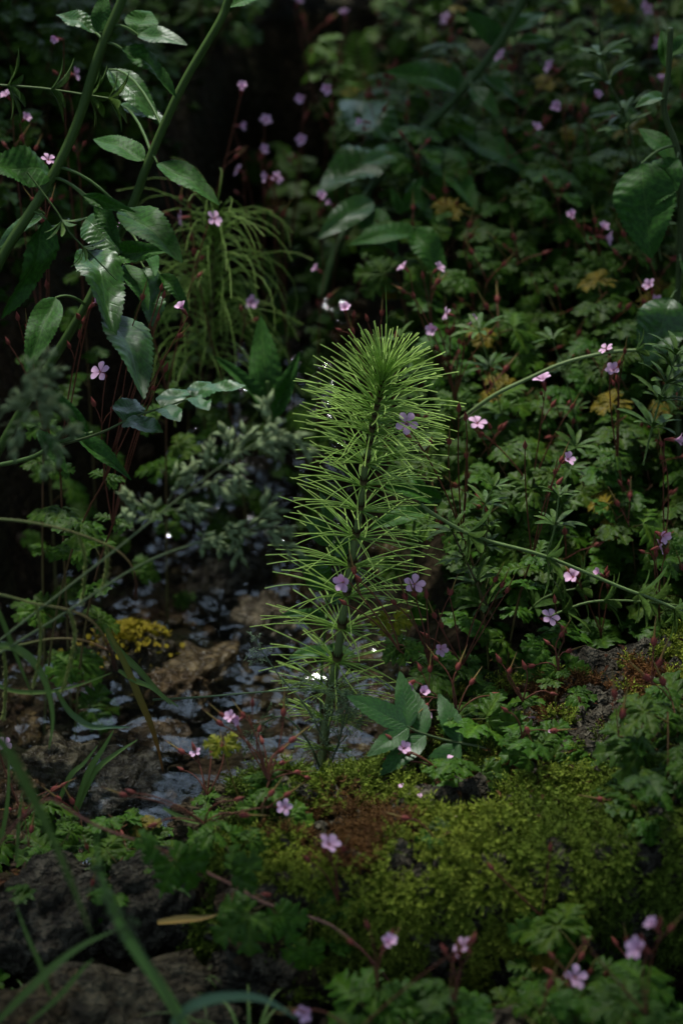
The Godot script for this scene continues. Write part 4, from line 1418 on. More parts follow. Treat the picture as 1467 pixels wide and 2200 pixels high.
func broad_leaves() -> void:
	var up := Vector3(0, 1, 0.5)
	var face := Vector3(0, 0.5, 0.9)
	broad_plant("tall_figwort", "tall square stemmed plant with toothed leaves crossing the upper left corner", [Vector3(-0.428, 0.294, -0.120), Vector3(-0.369, 0.432, -0.070), Vector3(-0.334, 0.514, -0.050), Vector3(-0.286, 0.587, -0.050), Vector3(-0.254, 0.648, -0.050), Vector3(-0.229, 0.718, -0.050), Vector3(-0.206, 0.768, -0.050), Vector3(-0.186, 0.815, -0.050)], 0.0056, [
		[Vector3(-0.212, 0.568, -0.040), Vector3(-0.152, 0.558, 0.040), Vector3(0.15, 0.8, 0.5), 0, "broad_pale", 0.85],
		[Vector3(-0.249, 0.582, -0.040), Vector3(-0.199, 0.572, -0.020), Vector3(0.2, 0.3, 0.95), 2, "broad_pale", 0.6],
		[Vector3(-0.239, 0.570, -0.050), Vector3(-0.212, 0.541, -0.030), Vector3(0.6, 0.2, 0.8), 1, "broad_mid", 0.8],
		[Vector3(-0.195, 0.736, -0.050), Vector3(-0.181, 0.759, -0.080), face, 3, "broad_mid", 1.3],
		[Vector3(-0.192, 0.735, -0.050), Vector3(-0.148, 0.741, -0.020), Vector3(0, 0.85, 0.5), 0, "broad_blue", 0.9],
		[Vector3(-0.208, 0.722, -0.050), Vector3(-0.151, 0.698, -0.030), Vector3(0.2, 0.9, 0.35), 1, "broad_mid", 0.8],
		[Vector3(-0.233, 0.735, -0.060), Vector3(-0.270, 0.760, -0.080), up, 1, "broad_blue", 0.9],
		[Vector3(-0.229, 0.737, -0.050), Vector3(-0.223, 0.775, -0.060), face, 0, "broad_mid", 1.0],
		[Vector3(-0.281, 0.599, -0.060), Vector3(-0.333, 0.626, -0.020), Vector3(0, 0.75, 0.7), 3, "broad_mid", 1.0],
		[Vector3(-0.286, 0.559, -0.040), Vector3(-0.308, 0.468, 0.000), Vector3(0.7, 0.3, 0.6), 1, "broad_mid", 0.6],
		[Vector3(-0.291, 0.556, -0.070), Vector3(-0.344, 0.530, -0.060), up, 0, "broad_blue", 0.8],
	])
	broad_plant("tall_figwort", "second tall leafy stem leaning right behind the first one", [Vector3(-0.379, 0.242, -0.200), Vector3(-0.332, 0.324, -0.180), Vector3(-0.274, 0.418, -0.160), Vector3(-0.249, 0.463, -0.160), Vector3(-0.212, 0.542, -0.160), Vector3(-0.196, 0.583, -0.160), Vector3(-0.160, 0.661, -0.160), Vector3(-0.121, 0.726, -0.160), Vector3(-0.111, 0.749, -0.160), Vector3(-0.093, 0.789, -0.160)], 0.0052, [
		[Vector3(-0.185, 0.587, -0.150), Vector3(-0.122, 0.572, -0.100), Vector3(0.2, 0.8, 0.5), 0, "broad_mid", 0.75],
		[Vector3(-0.199, 0.587, -0.160), Vector3(-0.254, 0.612, -0.200), up, 0, "broad_mid", 0.9],
		[Vector3(-0.256, 0.538, -0.120), Vector3(-0.223, 0.522, -0.080), Vector3(-0.2, 0.7, 0.7), 3, "broad_blue", 1.1],
		[Vector3(-0.230, 0.506, -0.100), Vector3(-0.174, 0.526, -0.050), Vector3(0, 0.4, 0.9), 2, "broad_pale", 0.7],
		[Vector3(-0.255, 0.510, -0.100), Vector3(-0.212, 0.487, 0.000), Vector3(0.35, 0.8, 0.5), 1, "broad_blue", 0.8],
		[Vector3(-0.216, 0.499, -0.090), Vector3(-0.187, 0.473, -0.050), Vector3(0.55, 0.45, 0.7), 0, "broad_mid", 0.95],
		[Vector3(-0.199, 0.487, -0.120), Vector3(-0.181, 0.443, -0.080), Vector3(0.4, 0.75, 0.5), 3, "broad_blue", 0.9],
		[Vector3(-0.183, 0.480, -0.120), Vector3(-0.151, 0.454, -0.100), Vector3(0.4, 0.6, 0.7), 1, "broad_pale", 0.7],
		[Vector3(-0.203, 0.509, -0.120), Vector3(-0.179, 0.504, -0.070), Vector3(0.6, 0.3, 0.8), 0, "broad_pale", 0.9],
		[Vector3(-0.230, 0.459, -0.060), Vector3(-0.178, 0.436, 0.060), Vector3(0.5, 0.8, 0.4), 0, "broad_blue", 0.8],
		[Vector3(-0.290, 0.455, -0.120), Vector3(-0.311, 0.417, -0.040), Vector3(0, 0.5, 0.9), 0, "broad_mid", 0.75],
		[Vector3(-0.117, 0.738, -0.170), Vector3(-0.081, 0.751, -0.200), up, 0, "broad_mid", 0.8],
		[Vector3(-0.245, 0.651, -0.300), Vector3(-0.188, 0.615, -0.250), up, 0, "broad_blue", 0.8],
		[Vector3(-0.239, 0.611, -0.300), Vector3(-0.181, 0.612, -0.250), up, 2, "broad_blue", 0.7],
	])
	broad_plant("tall_figwort", "leafy stem arching up the far bank with blurred bluish leaves", [Vector3(-0.025, 0.309, -0.600), Vector3(-0.002, 0.366, -0.650), Vector3(0.039, 0.418, -0.720), Vector3(0.073, 0.466, -0.720), Vector3(0.130, 0.518, -0.720), Vector3(0.186, 0.587, -0.720), Vector3(0.216, 0.641, -0.720), Vector3(0.235, 0.683, -0.720)], 0.006, [
		[Vector3(0.060, 0.476, -0.720), Vector3(0.001, 0.532, -0.800), Vector3(0.2, 0.75, 0.7), 3, "broad_blue", 0.9],
		[Vector3(0.157, 0.536, -0.740), Vector3(0.065, 0.580, -0.700), Vector3(0, 0.8, 0.6), 0, "broad_mid", 0.9],
		[Vector3(0.158, 0.547, -0.700), Vector3(0.191, 0.527, -0.660), Vector3(0.2, 0.7, 0.7), 0, "broad_blue", 1.0],
		[Vector3(0.099, 0.475, -0.700), Vector3(0.168, 0.442, -0.600), Vector3(0.35, 0.85, 0.5), 0, "broad_pale", 0.9],
		[Vector3(0.173, 0.556, -0.720), Vector3(0.220, 0.535, -0.700), up, 0, "broad_blue", 0.7],
		[Vector3(0.202, 0.587, -0.750), Vector3(0.156, 0.632, -0.750), face, 0, "broad_mid", 1.0],
		[Vector3(0.217, 0.593, -0.750), Vector3(0.263, 0.602, -0.750), up, 0, "broad_mid", 0.9],
		[Vector3(0.145, 0.531, -0.730), Vector3(0.139, 0.571, -0.750), face, 0, "broad_blue", 0.9],
		[Vector3(0.056, 0.465, -0.700), Vector3(-0.024, 0.460, -0.620), Vector3(0, 0.9, 0.4), 3, "broad_blue", 0.9],
		[Vector3(0.084, 0.439, -0.660), Vector3(0.136, 0.406, -0.600), Vector3(0.2, 0.7, 0.6), 3, "broad_blue", 0.9],
		[Vector3(0.146, 0.479, -0.740), Vector3(0.242, 0.455, -0.680), Vector3(0.1, 0.9, 0.3), 0, "broad_mid", 0.9],
		[Vector3(0.077, 0.412, -0.620), Vector3(0.096, 0.455, -0.620), face, 2, "broad_pale", 0.9],
		[Vector3(0.074, 0.409, -0.620), Vector3(0.060, 0.441, -0.620), face, 2, "broad_pale", 0.9],
		[Vector3(0.081, 0.469, -0.680), Vector3(0.032, 0.484, -0.620), Vector3(0, 0.7, 0.6), 0, "broad_blue", 0.9],
		[Vector3(0.211, 0.603, -0.760), Vector3(0.254, 0.630, -0.800), up, 0, "broad_mid", 0.9],
		[Vector3(0.038, 0.426, -0.620), Vector3(-0.024, 0.408, -0.560), Vector3(0.1, 0.8, 0.6), 0, "broad_blue", 0.9],
		[Vector3(0.021, 0.415, -0.620), Vector3(0.065, 0.394, -0.550), Vector3(0.1, 0.8, 0.6), 0, "broad_mid", 1.0],
	], Color(0.05, 0.09, 0.03))
	broad_plant("leafy_seedling", "young plant with one bright upright leaf in the middle background", [Vector3(0.109, 0.293, -0.500), Vector3(0.100, 0.356, -0.520), Vector3(0.094, 0.413, -0.520)], 0.0022, [
		[Vector3(0.083, 0.419, -0.520), Vector3(0.124, 0.377, -0.470), Vector3(0.3, 0.5, 0.8), 1, "broad_pale", 0.9],
		[Vector3(0.092, 0.408, -0.540), Vector3(0.014, 0.419, -0.500), up, 0, "broad_mid", 0.8],
	])
	broad_plant("tall_figwort", "tall dark plant with big drooping leaves at the right edge", [Vector3(0.381, 0.204, -0.300), Vector3(0.371, 0.330, -0.320), Vector3(0.370, 0.416, -0.320), Vector3(0.368, 0.494, -0.320), Vector3(0.362, 0.556, -0.320), Vector3(0.345, 0.602, -0.320), Vector3(0.347, 0.647, -0.320), Vector3(0.347, 0.691, -0.320)], 0.0042, [
		[Vector3(0.321, 0.550, -0.300), Vector3(0.325, 0.472, -0.240), Vector3(-0.2, 0.45, 0.85), 3, "broad_mid", 1.1],
		[Vector3(0.359, 0.556, -0.300), Vector3(0.311, 0.508, -0.270), Vector3(-0.3, 0.6, 0.7), 3, "broad_mid", 1.0],
		[Vector3(0.346, 0.617, -0.330), Vector3(0.314, 0.619, -0.300), up, 0, "broad_blue", 0.9],
		[Vector3(0.360, 0.400, -0.300), Vector3(0.333, 0.347, -0.250), Vector3(0, 0.6, 0.8), 3, "broad_blue", 1.2],
		[Vector3(0.368, 0.442, -0.300), Vector3(0.407, 0.406, -0.280), up, 0, "broad_mid", 1.0],
		[Vector3(0.347, 0.645, -0.330), Vector3(0.343, 0.684, -0.360), face, 2, "broad_mid", 0.8],
		[Vector3(0.350, 0.660, -0.330), Vector3(0.380, 0.684, -0.360), face, 0, "broad_mid", 0.8],
		[Vector3(0.364, 0.543, -0.330), Vector3(0.327, 0.582, -0.360), up, 0, "broad_mid", 1.0],
	], Color(0.06, 0.09, 0.035))
	broad_plant("dock_plant", "dark strap leaved plant overhanging the far side of the stream", [Vector3(-0.065, 0.215, -0.300), Vector3(-0.077, 0.260, -0.300), Vector3(-0.082, 0.304, -0.300)], 0.003, [
		[Vector3(-0.080, 0.260, -0.300), Vector3(-0.090, 0.370, -0.330), face, 0, "broad_mid", 0.7],
		[Vector3(-0.082, 0.271, -0.300), Vector3(-0.135, 0.336, -0.300), up, 2, "broad_mid", 0.6],
		[Vector3(-0.075, 0.260, -0.300), Vector3(-0.048, 0.336, -0.300), face, 2, "broad_mid", 0.6],
	])
	broad_plant("dock_plant", "shaded plant with narrow leaves left of the sky blue leaflets", [Vector3(-0.374, 0.295, -0.050), Vector3(-0.317, 0.307, -0.050), Vector3(-0.283, 0.325, -0.050), Vector3(-0.250, 0.335, -0.050)], 0.0025, [
		[Vector3(-0.306, 0.337, -0.050), Vector3(-0.273, 0.306, -0.020), Vector3(0.3, 0.6, 0.7), 2, "broad_mid", 0.8],
		[Vector3(-0.274, 0.335, -0.050), Vector3(-0.209, 0.301, -0.020), Vector3(0.2, 0.8, 0.5), 2, "broad_mid", 0.6],
		[Vector3(-0.255, 0.335, -0.050), Vector3(-0.287, 0.376, -0.060), face, 2, "broad_mid", 0.6],
	])
	broad_plant("dock_plant", "long green leaves rising behind the horsetail's right side", [Vector3(0.072, 0.122, -0.100), Vector3(0.074, 0.176, -0.100), Vector3(0.078, 0.229, -0.100), Vector3(0.090, 0.250, -0.100)], 0.002, [
		[Vector3(0.105, 0.242, -0.100), Vector3(0.046, 0.268, -0.080), Vector3(0, 0.6, 0.8), 2, "broad_pale", 0.7],
		[Vector3(0.091, 0.231, -0.100), Vector3(0.032, 0.226, -0.080), Vector3(0, 0.8, 0.6), 0, "broad_pale", 0.7],
		[Vector3(0.090, 0.250, -0.100), Vector3(0.066, 0.268, -0.120), face, 2, "broad_pale", 0.7],
	])
	broad_plant("water_mint", "small plant with bluish leaves close behind the horsetail stem", [Vector3(-0.022, -0.001, -0.060), Vector3(-0.021, 0.060, -0.060), Vector3(-0.016, 0.130, -0.060), Vector3(-0.011, 0.203, -0.060), Vector3(-0.009, 0.245, -0.060)], 0.0018, [
		[Vector3(-0.014, 0.166, -0.050), Vector3(-0.037, 0.203, -0.030), face, 3, "broad_blue", 1.0],
		[Vector3(-0.011, 0.213, -0.050), Vector3(-0.035, 0.248, -0.040), face, 0, "broad_blue", 1.0],
		[Vector3(-0.016, 0.129, -0.050), Vector3(-0.059, 0.152, -0.020), up, 2, "broad_blue", 0.6],
		[Vector3(-0.016, 0.091, -0.050), Vector3(-0.050, 0.106, -0.020), up, 0, "broad_blue", 0.8],
		[Vector3(-0.009, 0.202, -0.050), Vector3(0.020, 0.231, -0.030), face, 0, "broad_blue", 0.8],
		[Vector3(-0.014, 0.150, -0.050), Vector3(0.020, 0.175, -0.030), face, 0, "broad_blue", 0.8],
		[Vector3(-0.016, 0.097, -0.050), Vector3(0.013, 0.101, -0.030), up, 0, "broad_mid", 0.8],
		[Vector3(-0.010, 0.239, -0.050), Vector3(-0.021, 0.269, -0.050), face, 0, "broad_blue", 0.8],
	])
	pinnate("leaf of rounded sky blue leaflets hanging over the stream at left", [Vector3(-0.292, 0.309, -0.080), Vector3(-0.238, 0.353, 0.000), Vector3(-0.203, 0.370, 0.000), Vector3(-0.166, 0.383, 0.000), Vector3(-0.141, 0.392, 0.000)], 3, 0.048, Vector3(0.0, 1, 0.12), M.broad_sheen, K.oval)
	pinnate("blue green leaf of long toothed leaflets lying on the boulder", [Vector3(0.158, 0.085, 0.200), Vector3(0.139, 0.107, 0.200), Vector3(0.100, 0.117, 0.200), Vector3(0.073, 0.126, 0.200), Vector3(0.062, 0.132, 0.200)], 3, 0.064, Vector3(0.0, 0.9, 0.75), M.broad_blue, K.long)
	fern("yellow green fern frond upright at the top of the photo", [Vector3(0.027, 0.380, -1.050), Vector3(0.025, 0.452, -1.050), Vector3(0.022, 0.516, -1.050), Vector3(0.023, 0.548, -1.050)], 0.03)


func scramblers() -> void:
	var l := 0.033
	cleavers("cleavers with a long pale stem slanting down to the right edge", [Vector3(0.078, 0.293, 0.040), Vector3(0.090, 0.283, 0.040), Vector3(0.134, 0.258, 0.040), Vector3(0.201, 0.238, 0.040), Vector3(0.276, 0.205, 0.040), Vector3(0.311, 0.191, 0.040), Vector3(0.356, 0.170, 0.040)], [0.3, 0.5, 0.74, 0.9], 0.0021, l * 1.15, Color(0.12, 0.18, 0.06), [[Vector3(0.205, 0.221, 0.000), Vector3(0.213, 0.251, 0.000), Vector3(0.216, 0.287, 0.000)], [Vector3(0.138, 0.240, 0.000), Vector3(0.142, 0.274, 0.000), Vector3(0.151, 0.296, 0.000)]])
	cleavers("cleavers standing with small stars of leaves left of the slanting stem", [Vector3(0.153, 0.161, 0.020), Vector3(0.141, 0.186, 0.020), Vector3(0.129, 0.214, 0.020), Vector3(0.116, 0.242, 0.020), Vector3(0.104, 0.272, 0.020)], [0.15, 0.38, 0.62, 0.85], 0.0013, l, Color(0.08, 0.07, 0.035), [[Vector3(0.129, 0.214, 0.020), Vector3(0.142, 0.237, 0.020), Vector3(0.144, 0.262, 0.020)]])
	cleavers("thick pale scrambling stem curving up right of the horsetail tip", [Vector3(0.126, 0.310, -0.160), Vector3(0.158, 0.343, -0.140), Vector3(0.192, 0.361, -0.140), Vector3(0.230, 0.379, -0.140), Vector3(0.273, 0.390, -0.140), Vector3(0.304, 0.393, -0.140)], [0.99], 0.0026, l * 0.8, Color(0.15, 0.21, 0.08))
	cleavers("cleavers bunch with fans of narrow leaves at the right edge", [Vector3(0.312, 0.281, -0.100), Vector3(0.319, 0.322, -0.100), Vector3(0.327, 0.357, -0.100), Vector3(0.335, 0.382, -0.100), Vector3(0.339, 0.402, -0.100)], [0.25, 0.45, 0.62, 0.8, 0.97], 0.0014, l * 1.2)
	cleavers("cleavers reaching in from the left edge near the top", [Vector3(-0.356, 0.682, -0.080), Vector3(-0.330, 0.681, -0.080), Vector3(-0.289, 0.678, -0.080), Vector3(-0.249, 0.672, -0.080), Vector3(-0.224, 0.668, -0.080)], [0.3, 0.55, 0.78, 0.97], 0.0014, l * 1.2, Color(0.08, 0.12, 0.04))
	cleavers("cleavers on a thin upright stem near the upper right", [Vector3(0.349, 0.474, -0.500), Vector3(0.324, 0.556, -0.500), Vector3(0.300, 0.604, -0.500), Vector3(0.292, 0.647, -0.500), Vector3(0.291, 0.709, -0.500)], [0.25, 0.45, 0.62], 0.0014, l * 1.2, Color(0.06, 0.09, 0.03))
	cleavers("cleavers hanging in the dark upper right among dim flowers", [Vector3(0.368, 0.399, -0.450), Vector3(0.349, 0.465, -0.450), Vector3(0.325, 0.525, -0.450), Vector3(0.312, 0.583, -0.450)], [0.2, 0.5, 0.8], 0.0012, l, Color(0.06, 0.09, 0.03))
	cleavers("cleavers lying along the boulder's far edge", [Vector3(0.213, 0.145, -0.020), Vector3(0.251, 0.161, -0.020), Vector3(0.293, 0.163, -0.020), Vector3(0.341, 0.158, -0.020), Vector3(0.365, 0.153, -0.020)], [0.1, 0.35, 0.6, 0.85], 0.0015, l * 1.2)
	cleavers("cleavers growing behind the slanting stem below the right bank", [Vector3(0.188, 0.124, -0.060), Vector3(0.207, 0.146, -0.060), Vector3(0.230, 0.156, -0.060), Vector3(0.259, 0.161, -0.060)], [0.2, 0.5, 0.8], 0.0013, l * 1.2)
	cleavers("fruiting cleavers tangled over the broad leaves at left", [Vector3(-0.299, 0.610, -0.020), Vector3(-0.274, 0.574, -0.020), Vector3(-0.261, 0.551, -0.020), Vector3(-0.240, 0.528, -0.020), Vector3(-0.218, 0.504, -0.020)], [0.35, 0.65], 0.0009, l * 0.8)


	for i in 14:
		var z := rr(-0.75, -0.12)
		var x := rr(0.1, 0.5 + 0.12 * -z)
		var p := Vector3(x, land(x, z), z)
		var lean := Vector3(rr(-0.08, 0.08), 0, rr(-0.02, 0.06))
		cleavers("cleavers shoot threading up through the cranesbill leaves of the right bank", [p, p + lean * 0.3 + Vector3.UP * 0.08, p + lean * 0.8 + Vector3.UP * 0.16, p + lean * 1.5 + Vector3.UP * rr(0.2, 0.26)], [0.4, 0.6, 0.8, 0.97], 0.001, l * rr(0.7, 1.0), Color(0.10, 0.15, 0.05), [], "cleavers shoots on the right bank")


func grasses() -> void:
	sedge("upper arching sedge stalk with two hanging catkins at the left edge", [Vector3(-0.365, 0.347, 0.280), Vector3(-0.336, 0.362, 0.250), Vector3(-0.303, 0.363, 0.250), Vector3(-0.270, 0.359, 0.250), Vector3(-0.237, 0.350, 0.250), Vector3(-0.205, 0.336, 0.250), Vector3(-0.190, 0.322, 0.250), Vector3(-0.184, 0.305, 0.250), Vector3(-0.185, 0.285, 0.250)], [[Vector3(-0.234, 0.349, 0.250), Vector3(-0.229, 0.327, 0.250), Vector3(-0.231, 0.298, 0.250), Vector3(-0.234, 0.280, 0.250)], [Vector3(-0.210, 0.340, 0.250), Vector3(-0.209, 0.325, 0.250), Vector3(-0.211, 0.309, 0.250), Vector3(-0.215, 0.295, 0.250)]], true)
	sedge("lower arching sedge stalk with long drooping catkins at left", [Vector3(-0.362, 0.298, 0.320), Vector3(-0.332, 0.315, 0.300), Vector3(-0.299, 0.312, 0.300), Vector3(-0.271, 0.304, 0.300), Vector3(-0.239, 0.297, 0.300), Vector3(-0.219, 0.286, 0.300), Vector3(-0.206, 0.264, 0.300), Vector3(-0.200, 0.239, 0.300)], [[Vector3(-0.268, 0.303, 0.300), Vector3(-0.265, 0.280, 0.300), Vector3(-0.267, 0.252, 0.300), Vector3(-0.274, 0.223, 0.300)], [Vector3(-0.239, 0.297, 0.300), Vector3(-0.235, 0.275, 0.300), Vector3(-0.241, 0.243, 0.300), Vector3(-0.249, 0.217, 0.300)]], true)
	sedge("thin sedge stalk lowest of the three at left", [Vector3(-0.357, 0.215, 0.280), Vector3(-0.308, 0.238, 0.260), Vector3(-0.283, 0.246, 0.260), Vector3(-0.257, 0.251, 0.260), Vector3(-0.232, 0.249, 0.260), Vector3(-0.211, 0.240, 0.260)], [[Vector3(-0.305, 0.238, 0.260), Vector3(-0.304, 0.215, 0.260), Vector3(-0.307, 0.182, 0.260), Vector3(-0.309, 0.170, 0.260)]], false)
	var g1 := Color(0.075, 0.12, 0.03)
	var g2 := Color(0.12, 0.19, 0.05)
	grass_blade("broad sedge blade curving down at the left edge", [Vector3(-0.332, 0.239, 0.300), Vector3(-0.302, 0.262, 0.300), Vector3(-0.280, 0.255, 0.300), Vector3(-0.264, 0.230, 0.300), Vector3(-0.258, 0.193, 0.300), Vector3(-0.263, 0.159, 0.300)], 0.0036, g1, g2)
	grass_blade("narrow dark blade crossing the broad sedge blade", [Vector3(-0.311, 0.324, 0.300), Vector3(-0.297, 0.284, 0.300), Vector3(-0.286, 0.248, 0.300), Vector3(-0.275, 0.213, 0.300)], 0.0022, g1, g1)
	grass_blade("pale folded sedge blade pointing down towards the water", [Vector3(-0.230, 0.192, 0.100), Vector3(-0.220, 0.167, 0.100), Vector3(-0.198, 0.142, 0.100), Vector3(-0.178, 0.117, 0.100), Vector3(-0.160, 0.102, 0.100)], 0.0034, g1, g2)
	grass_blade("second pale blade beside the folded sedge blade", [Vector3(-0.216, 0.152, 0.120), Vector3(-0.201, 0.141, 0.120), Vector3(-0.185, 0.133, 0.120), Vector3(-0.166, 0.114, 0.120)], 0.0026, g1, g2)
	grass_blade("browned sedge leaf dipping into the stream", [Vector3(-0.226, 0.197, 0.120), Vector3(-0.209, 0.157, 0.120), Vector3(-0.195, 0.117, 0.120), Vector3(-0.186, 0.091, 0.120), Vector3(-0.180, 0.066, 0.120), Vector3(-0.176, 0.040, 0.120)], 0.0034, Color(0.12, 0.13, 0.03), Color(0.16, 0.06, 0.015))
	grass_blade("thin horizontal blade over the shallow water at left", [Vector3(-0.332, 0.181, 0.200), Vector3(-0.307, 0.169, 0.200), Vector3(-0.276, 0.168, 0.200), Vector3(-0.246, 0.175, 0.200), Vector3(-0.214, 0.188, 0.200)], 0.002, g1, g1)
	grass_blade("blade curling from the left shore over dark stones", [Vector3(-0.267, 0.171, 0.200), Vector3(-0.255, 0.147, 0.200), Vector3(-0.236, 0.132, 0.200), Vector3(-0.217, 0.131, 0.200), Vector3(-0.199, 0.131, 0.200)], 0.0028, g1, Color(0.05, 0.10, 0.06))
	grass_blade("short upright blade at the left shore, tallest of three", [Vector3(-0.255, 0.042, 0.200), Vector3(-0.240, 0.083, 0.200), Vector3(-0.226, 0.107, 0.200), Vector3(-0.214, 0.129, 0.200)], 0.003, g1, g2)
	grass_blade("short upright blade at the left shore, leaning right", [Vector3(-0.253, 0.040, 0.200), Vector3(-0.234, 0.083, 0.200), Vector3(-0.213, 0.103, 0.200), Vector3(-0.192, 0.118, 0.200)], 0.0026, g1, g2)
	grass_blade("short upright blade at the left shore, leftmost of three", [Vector3(-0.273, 0.042, 0.200), Vector3(-0.258, 0.078, 0.200), Vector3(-0.244, 0.093, 0.200), Vector3(-0.230, 0.112, 0.200)], 0.0024, g1, g2)
	grass_blade("blurred dark blade slanting down from the left edge", [Vector3(-0.259, 0.385, 0.680), Vector3(-0.240, 0.355, 0.680), Vector3(-0.222, 0.313, 0.680), Vector3(-0.204, 0.262, 0.680), Vector3(-0.186, 0.202, 0.680)], 0.004, g1, g1)
	grass_blade("long bright grass blade slanting across the lower left", [Vector3(-0.109, 0.073, 0.660), Vector3(-0.121, 0.111, 0.660), Vector3(-0.140, 0.149, 0.660), Vector3(-0.163, 0.190, 0.660), Vector3(-0.176, 0.227, 0.660), Vector3(-0.181, 0.255, 0.660), Vector3(-0.182, 0.282, 0.660)], 0.0042, Color(0.14, 0.24, 0.06), Color(0.11, 0.19, 0.05))
	grass_blade("pale bluish grass blade arching at the bottom edge", [Vector3(-0.130, 0.111, 0.660), Vector3(-0.119, 0.124, 0.660), Vector3(-0.101, 0.133, 0.660), Vector3(-0.076, 0.136, 0.660), Vector3(-0.055, 0.131, 0.660), Vector3(-0.033, 0.115, 0.660)], 0.0042, Color(0.08, 0.14, 0.07), Color(0.10, 0.17, 0.10))
	grass_blade("grass blade rising from the bottom left corner", [Vector3(-0.280, 0.066, 0.600), Vector3(-0.249, 0.101, 0.600), Vector3(-0.226, 0.125, 0.600), Vector3(-0.203, 0.144, 0.600), Vector3(-0.176, 0.158, 0.600)], 0.0034, g1, g2)
	grass_blade("thin blade standing over the mossy stone at left", [Vector3(-0.238, 0.064, 0.550), Vector3(-0.244, 0.091, 0.550), Vector3(-0.254, 0.121, 0.550), Vector3(-0.262, 0.150, 0.550)], 0.002, g1, g2)
	grass_blade("thin leaning blade right of the bottom left tuft", [Vector3(-0.253, 0.057, 0.580), Vector3(-0.226, 0.084, 0.580), Vector3(-0.206, 0.110, 0.580), Vector3(-0.198, 0.118, 0.580)], 0.002, g1, g2)
	grass_blade("straight grass stem at the left edge beside the pale flower", [Vector3(-0.315, 0.054, 0.300), Vector3(-0.306, 0.088, 0.300), Vector3(-0.301, 0.122, 0.300), Vector3(-0.300, 0.155, 0.300)], 0.002, g1, g2)
	grass_blade("thin curved grass stem left of the pointed grey stone", [Vector3(-0.286, 0.091, 0.380), Vector3(-0.282, 0.124, 0.380), Vector3(-0.280, 0.142, 0.380), Vector3(-0.277, 0.161, 0.380)], 0.0016, g1, g2)
	grass_blade("dry straw coloured blade lying against the boulder's left foot", [Vector3(-0.158, 0.066, 0.440), Vector3(-0.138, 0.069, 0.440), Vector3(-0.121, 0.070, 0.440), Vector3(-0.105, 0.074, 0.440)], 0.0032, Color(0.35, 0.22, 0.06), Color(0.30, 0.20, 0.07))
	grass_blade("bright green stem lying over the near shore", [Vector3(-0.162, 0.100, 0.300), Vector3(-0.141, 0.088, 0.300), Vector3(-0.120, 0.084, 0.300), Vector3(-0.099, 0.079, 0.300)], 0.002, g2, g2)
	grass_blade("curled pale blade among the stones left of the boulder", [Vector3(-0.157, 0.078, 0.420), Vector3(-0.154, 0.086, 0.420), Vector3(-0.146, 0.089, 0.420), Vector3(-0.136, 0.085, 0.420), Vector3(-0.130, 0.078, 0.420)], 0.002, g1, g2)
	grass_blade("hair thin grass stem rising straight above the horsetail tip", [Vector3(0.050, 0.353, -0.040), Vector3(0.047, 0.402, -0.040), Vector3(0.045, 0.441, -0.040), Vector3(0.044, 0.470, -0.040), Vector3(0.043, 0.493, -0.040)], 0.0007, g1, g2)
	panicle("meadow_grass", "fine flowering grass spread in front of the horsetail's foot", [Vector3(-0.185, 0.110, 0.100), Vector3(-0.142, 0.093, 0.060), Vector3(-0.100, 0.097, 0.060), Vector3(-0.062, 0.100, 0.060), Vector3(-0.025, 0.100, 0.060), Vector3(0.003, 0.087, 0.060)], 0.62, 26, 0.06, 0.0038, Color(0.13, 0.20, 0.10), 16)
	panicle("meadow_grass", "bushy seeding grass low beside the horsetail stem", [Vector3(-0.021, -0.003, 0.070), Vector3(-0.011, 0.024, 0.070), Vector3(-0.002, 0.050, 0.070), Vector3(0.003, 0.076, 0.070), Vector3(0.008, 0.092, 0.070)], 0.25, 30, 0.055, 0.004, Color(0.12, 0.19, 0.10), 18)
	panicle("meadow_grass", "small pale grass head over the water left of the horsetail", [Vector3(-0.016, 0.029, 0.040), Vector3(-0.035, 0.071, 0.040), Vector3(-0.063, 0.108, 0.040), Vector3(-0.079, 0.134, 0.040), Vector3(-0.087, 0.148, 0.040)], 0.6, 12, 0.03, 0.004, Color(0.18, 0.24, 0.14), 10)
	panicle("meadow_grass", "drooping grass head left of the horsetail's foot", [Vector3(-0.020, 0.018, 0.080), Vector3(-0.034, 0.055, 0.080), Vector3(-0.057, 0.081, 0.080), Vector3(-0.081, 0.071, 0.080), Vector3(-0.095, 0.050, 0.080)], 0.4, 16, 0.04, 0.0036, Color(0.10, 0.16, 0.07), 12)
	panicle("cocksfoot_grass", "blurred grass head slanting from the stream towards the horsetail", [Vector3(-0.371, 0.211, 0.300), Vector3(-0.276, 0.289, 0.300), Vector3(-0.196, 0.355, 0.300), Vector3(-0.134, 0.408, 0.300), Vector3(-0.085, 0.446, 0.300), Vector3(-0.053, 0.465, 0.300)], 0.45, 24, 0.055, 0.017, Color(0.22, 0.28, 0.13), 12)
	panicle("cocksfoot_grass", "blurred grass head drooping at the left edge", [Vector3(-0.331, 0.347, 0.400), Vector3(-0.302, 0.447, 0.400), Vector3(-0.280, 0.504, 0.400), Vector3(-0.263, 0.528, 0.400), Vector3(-0.249, 0.512, 0.400), Vector3(-0.236, 0.471, 0.400)], 0.40, 14, 0.055, 0.017, Color(0.18, 0.24, 0.11), 11)
	panicle("cocksfoot_grass", "blurred stalk with pale blades across the stream's middle", [Vector3(-0.371, 0.211, 0.300), Vector3(-0.251, 0.289, 0.300), Vector3(-0.176, 0.340, 0.300), Vector3(-0.123, 0.362, 0.300), Vector3(-0.086, 0.373, 0.300), Vector3(-0.054, 0.377, 0.300)], 0.55, 11, 0.05, 0.017, Color(0.18, 0.24, 0.11), 10)
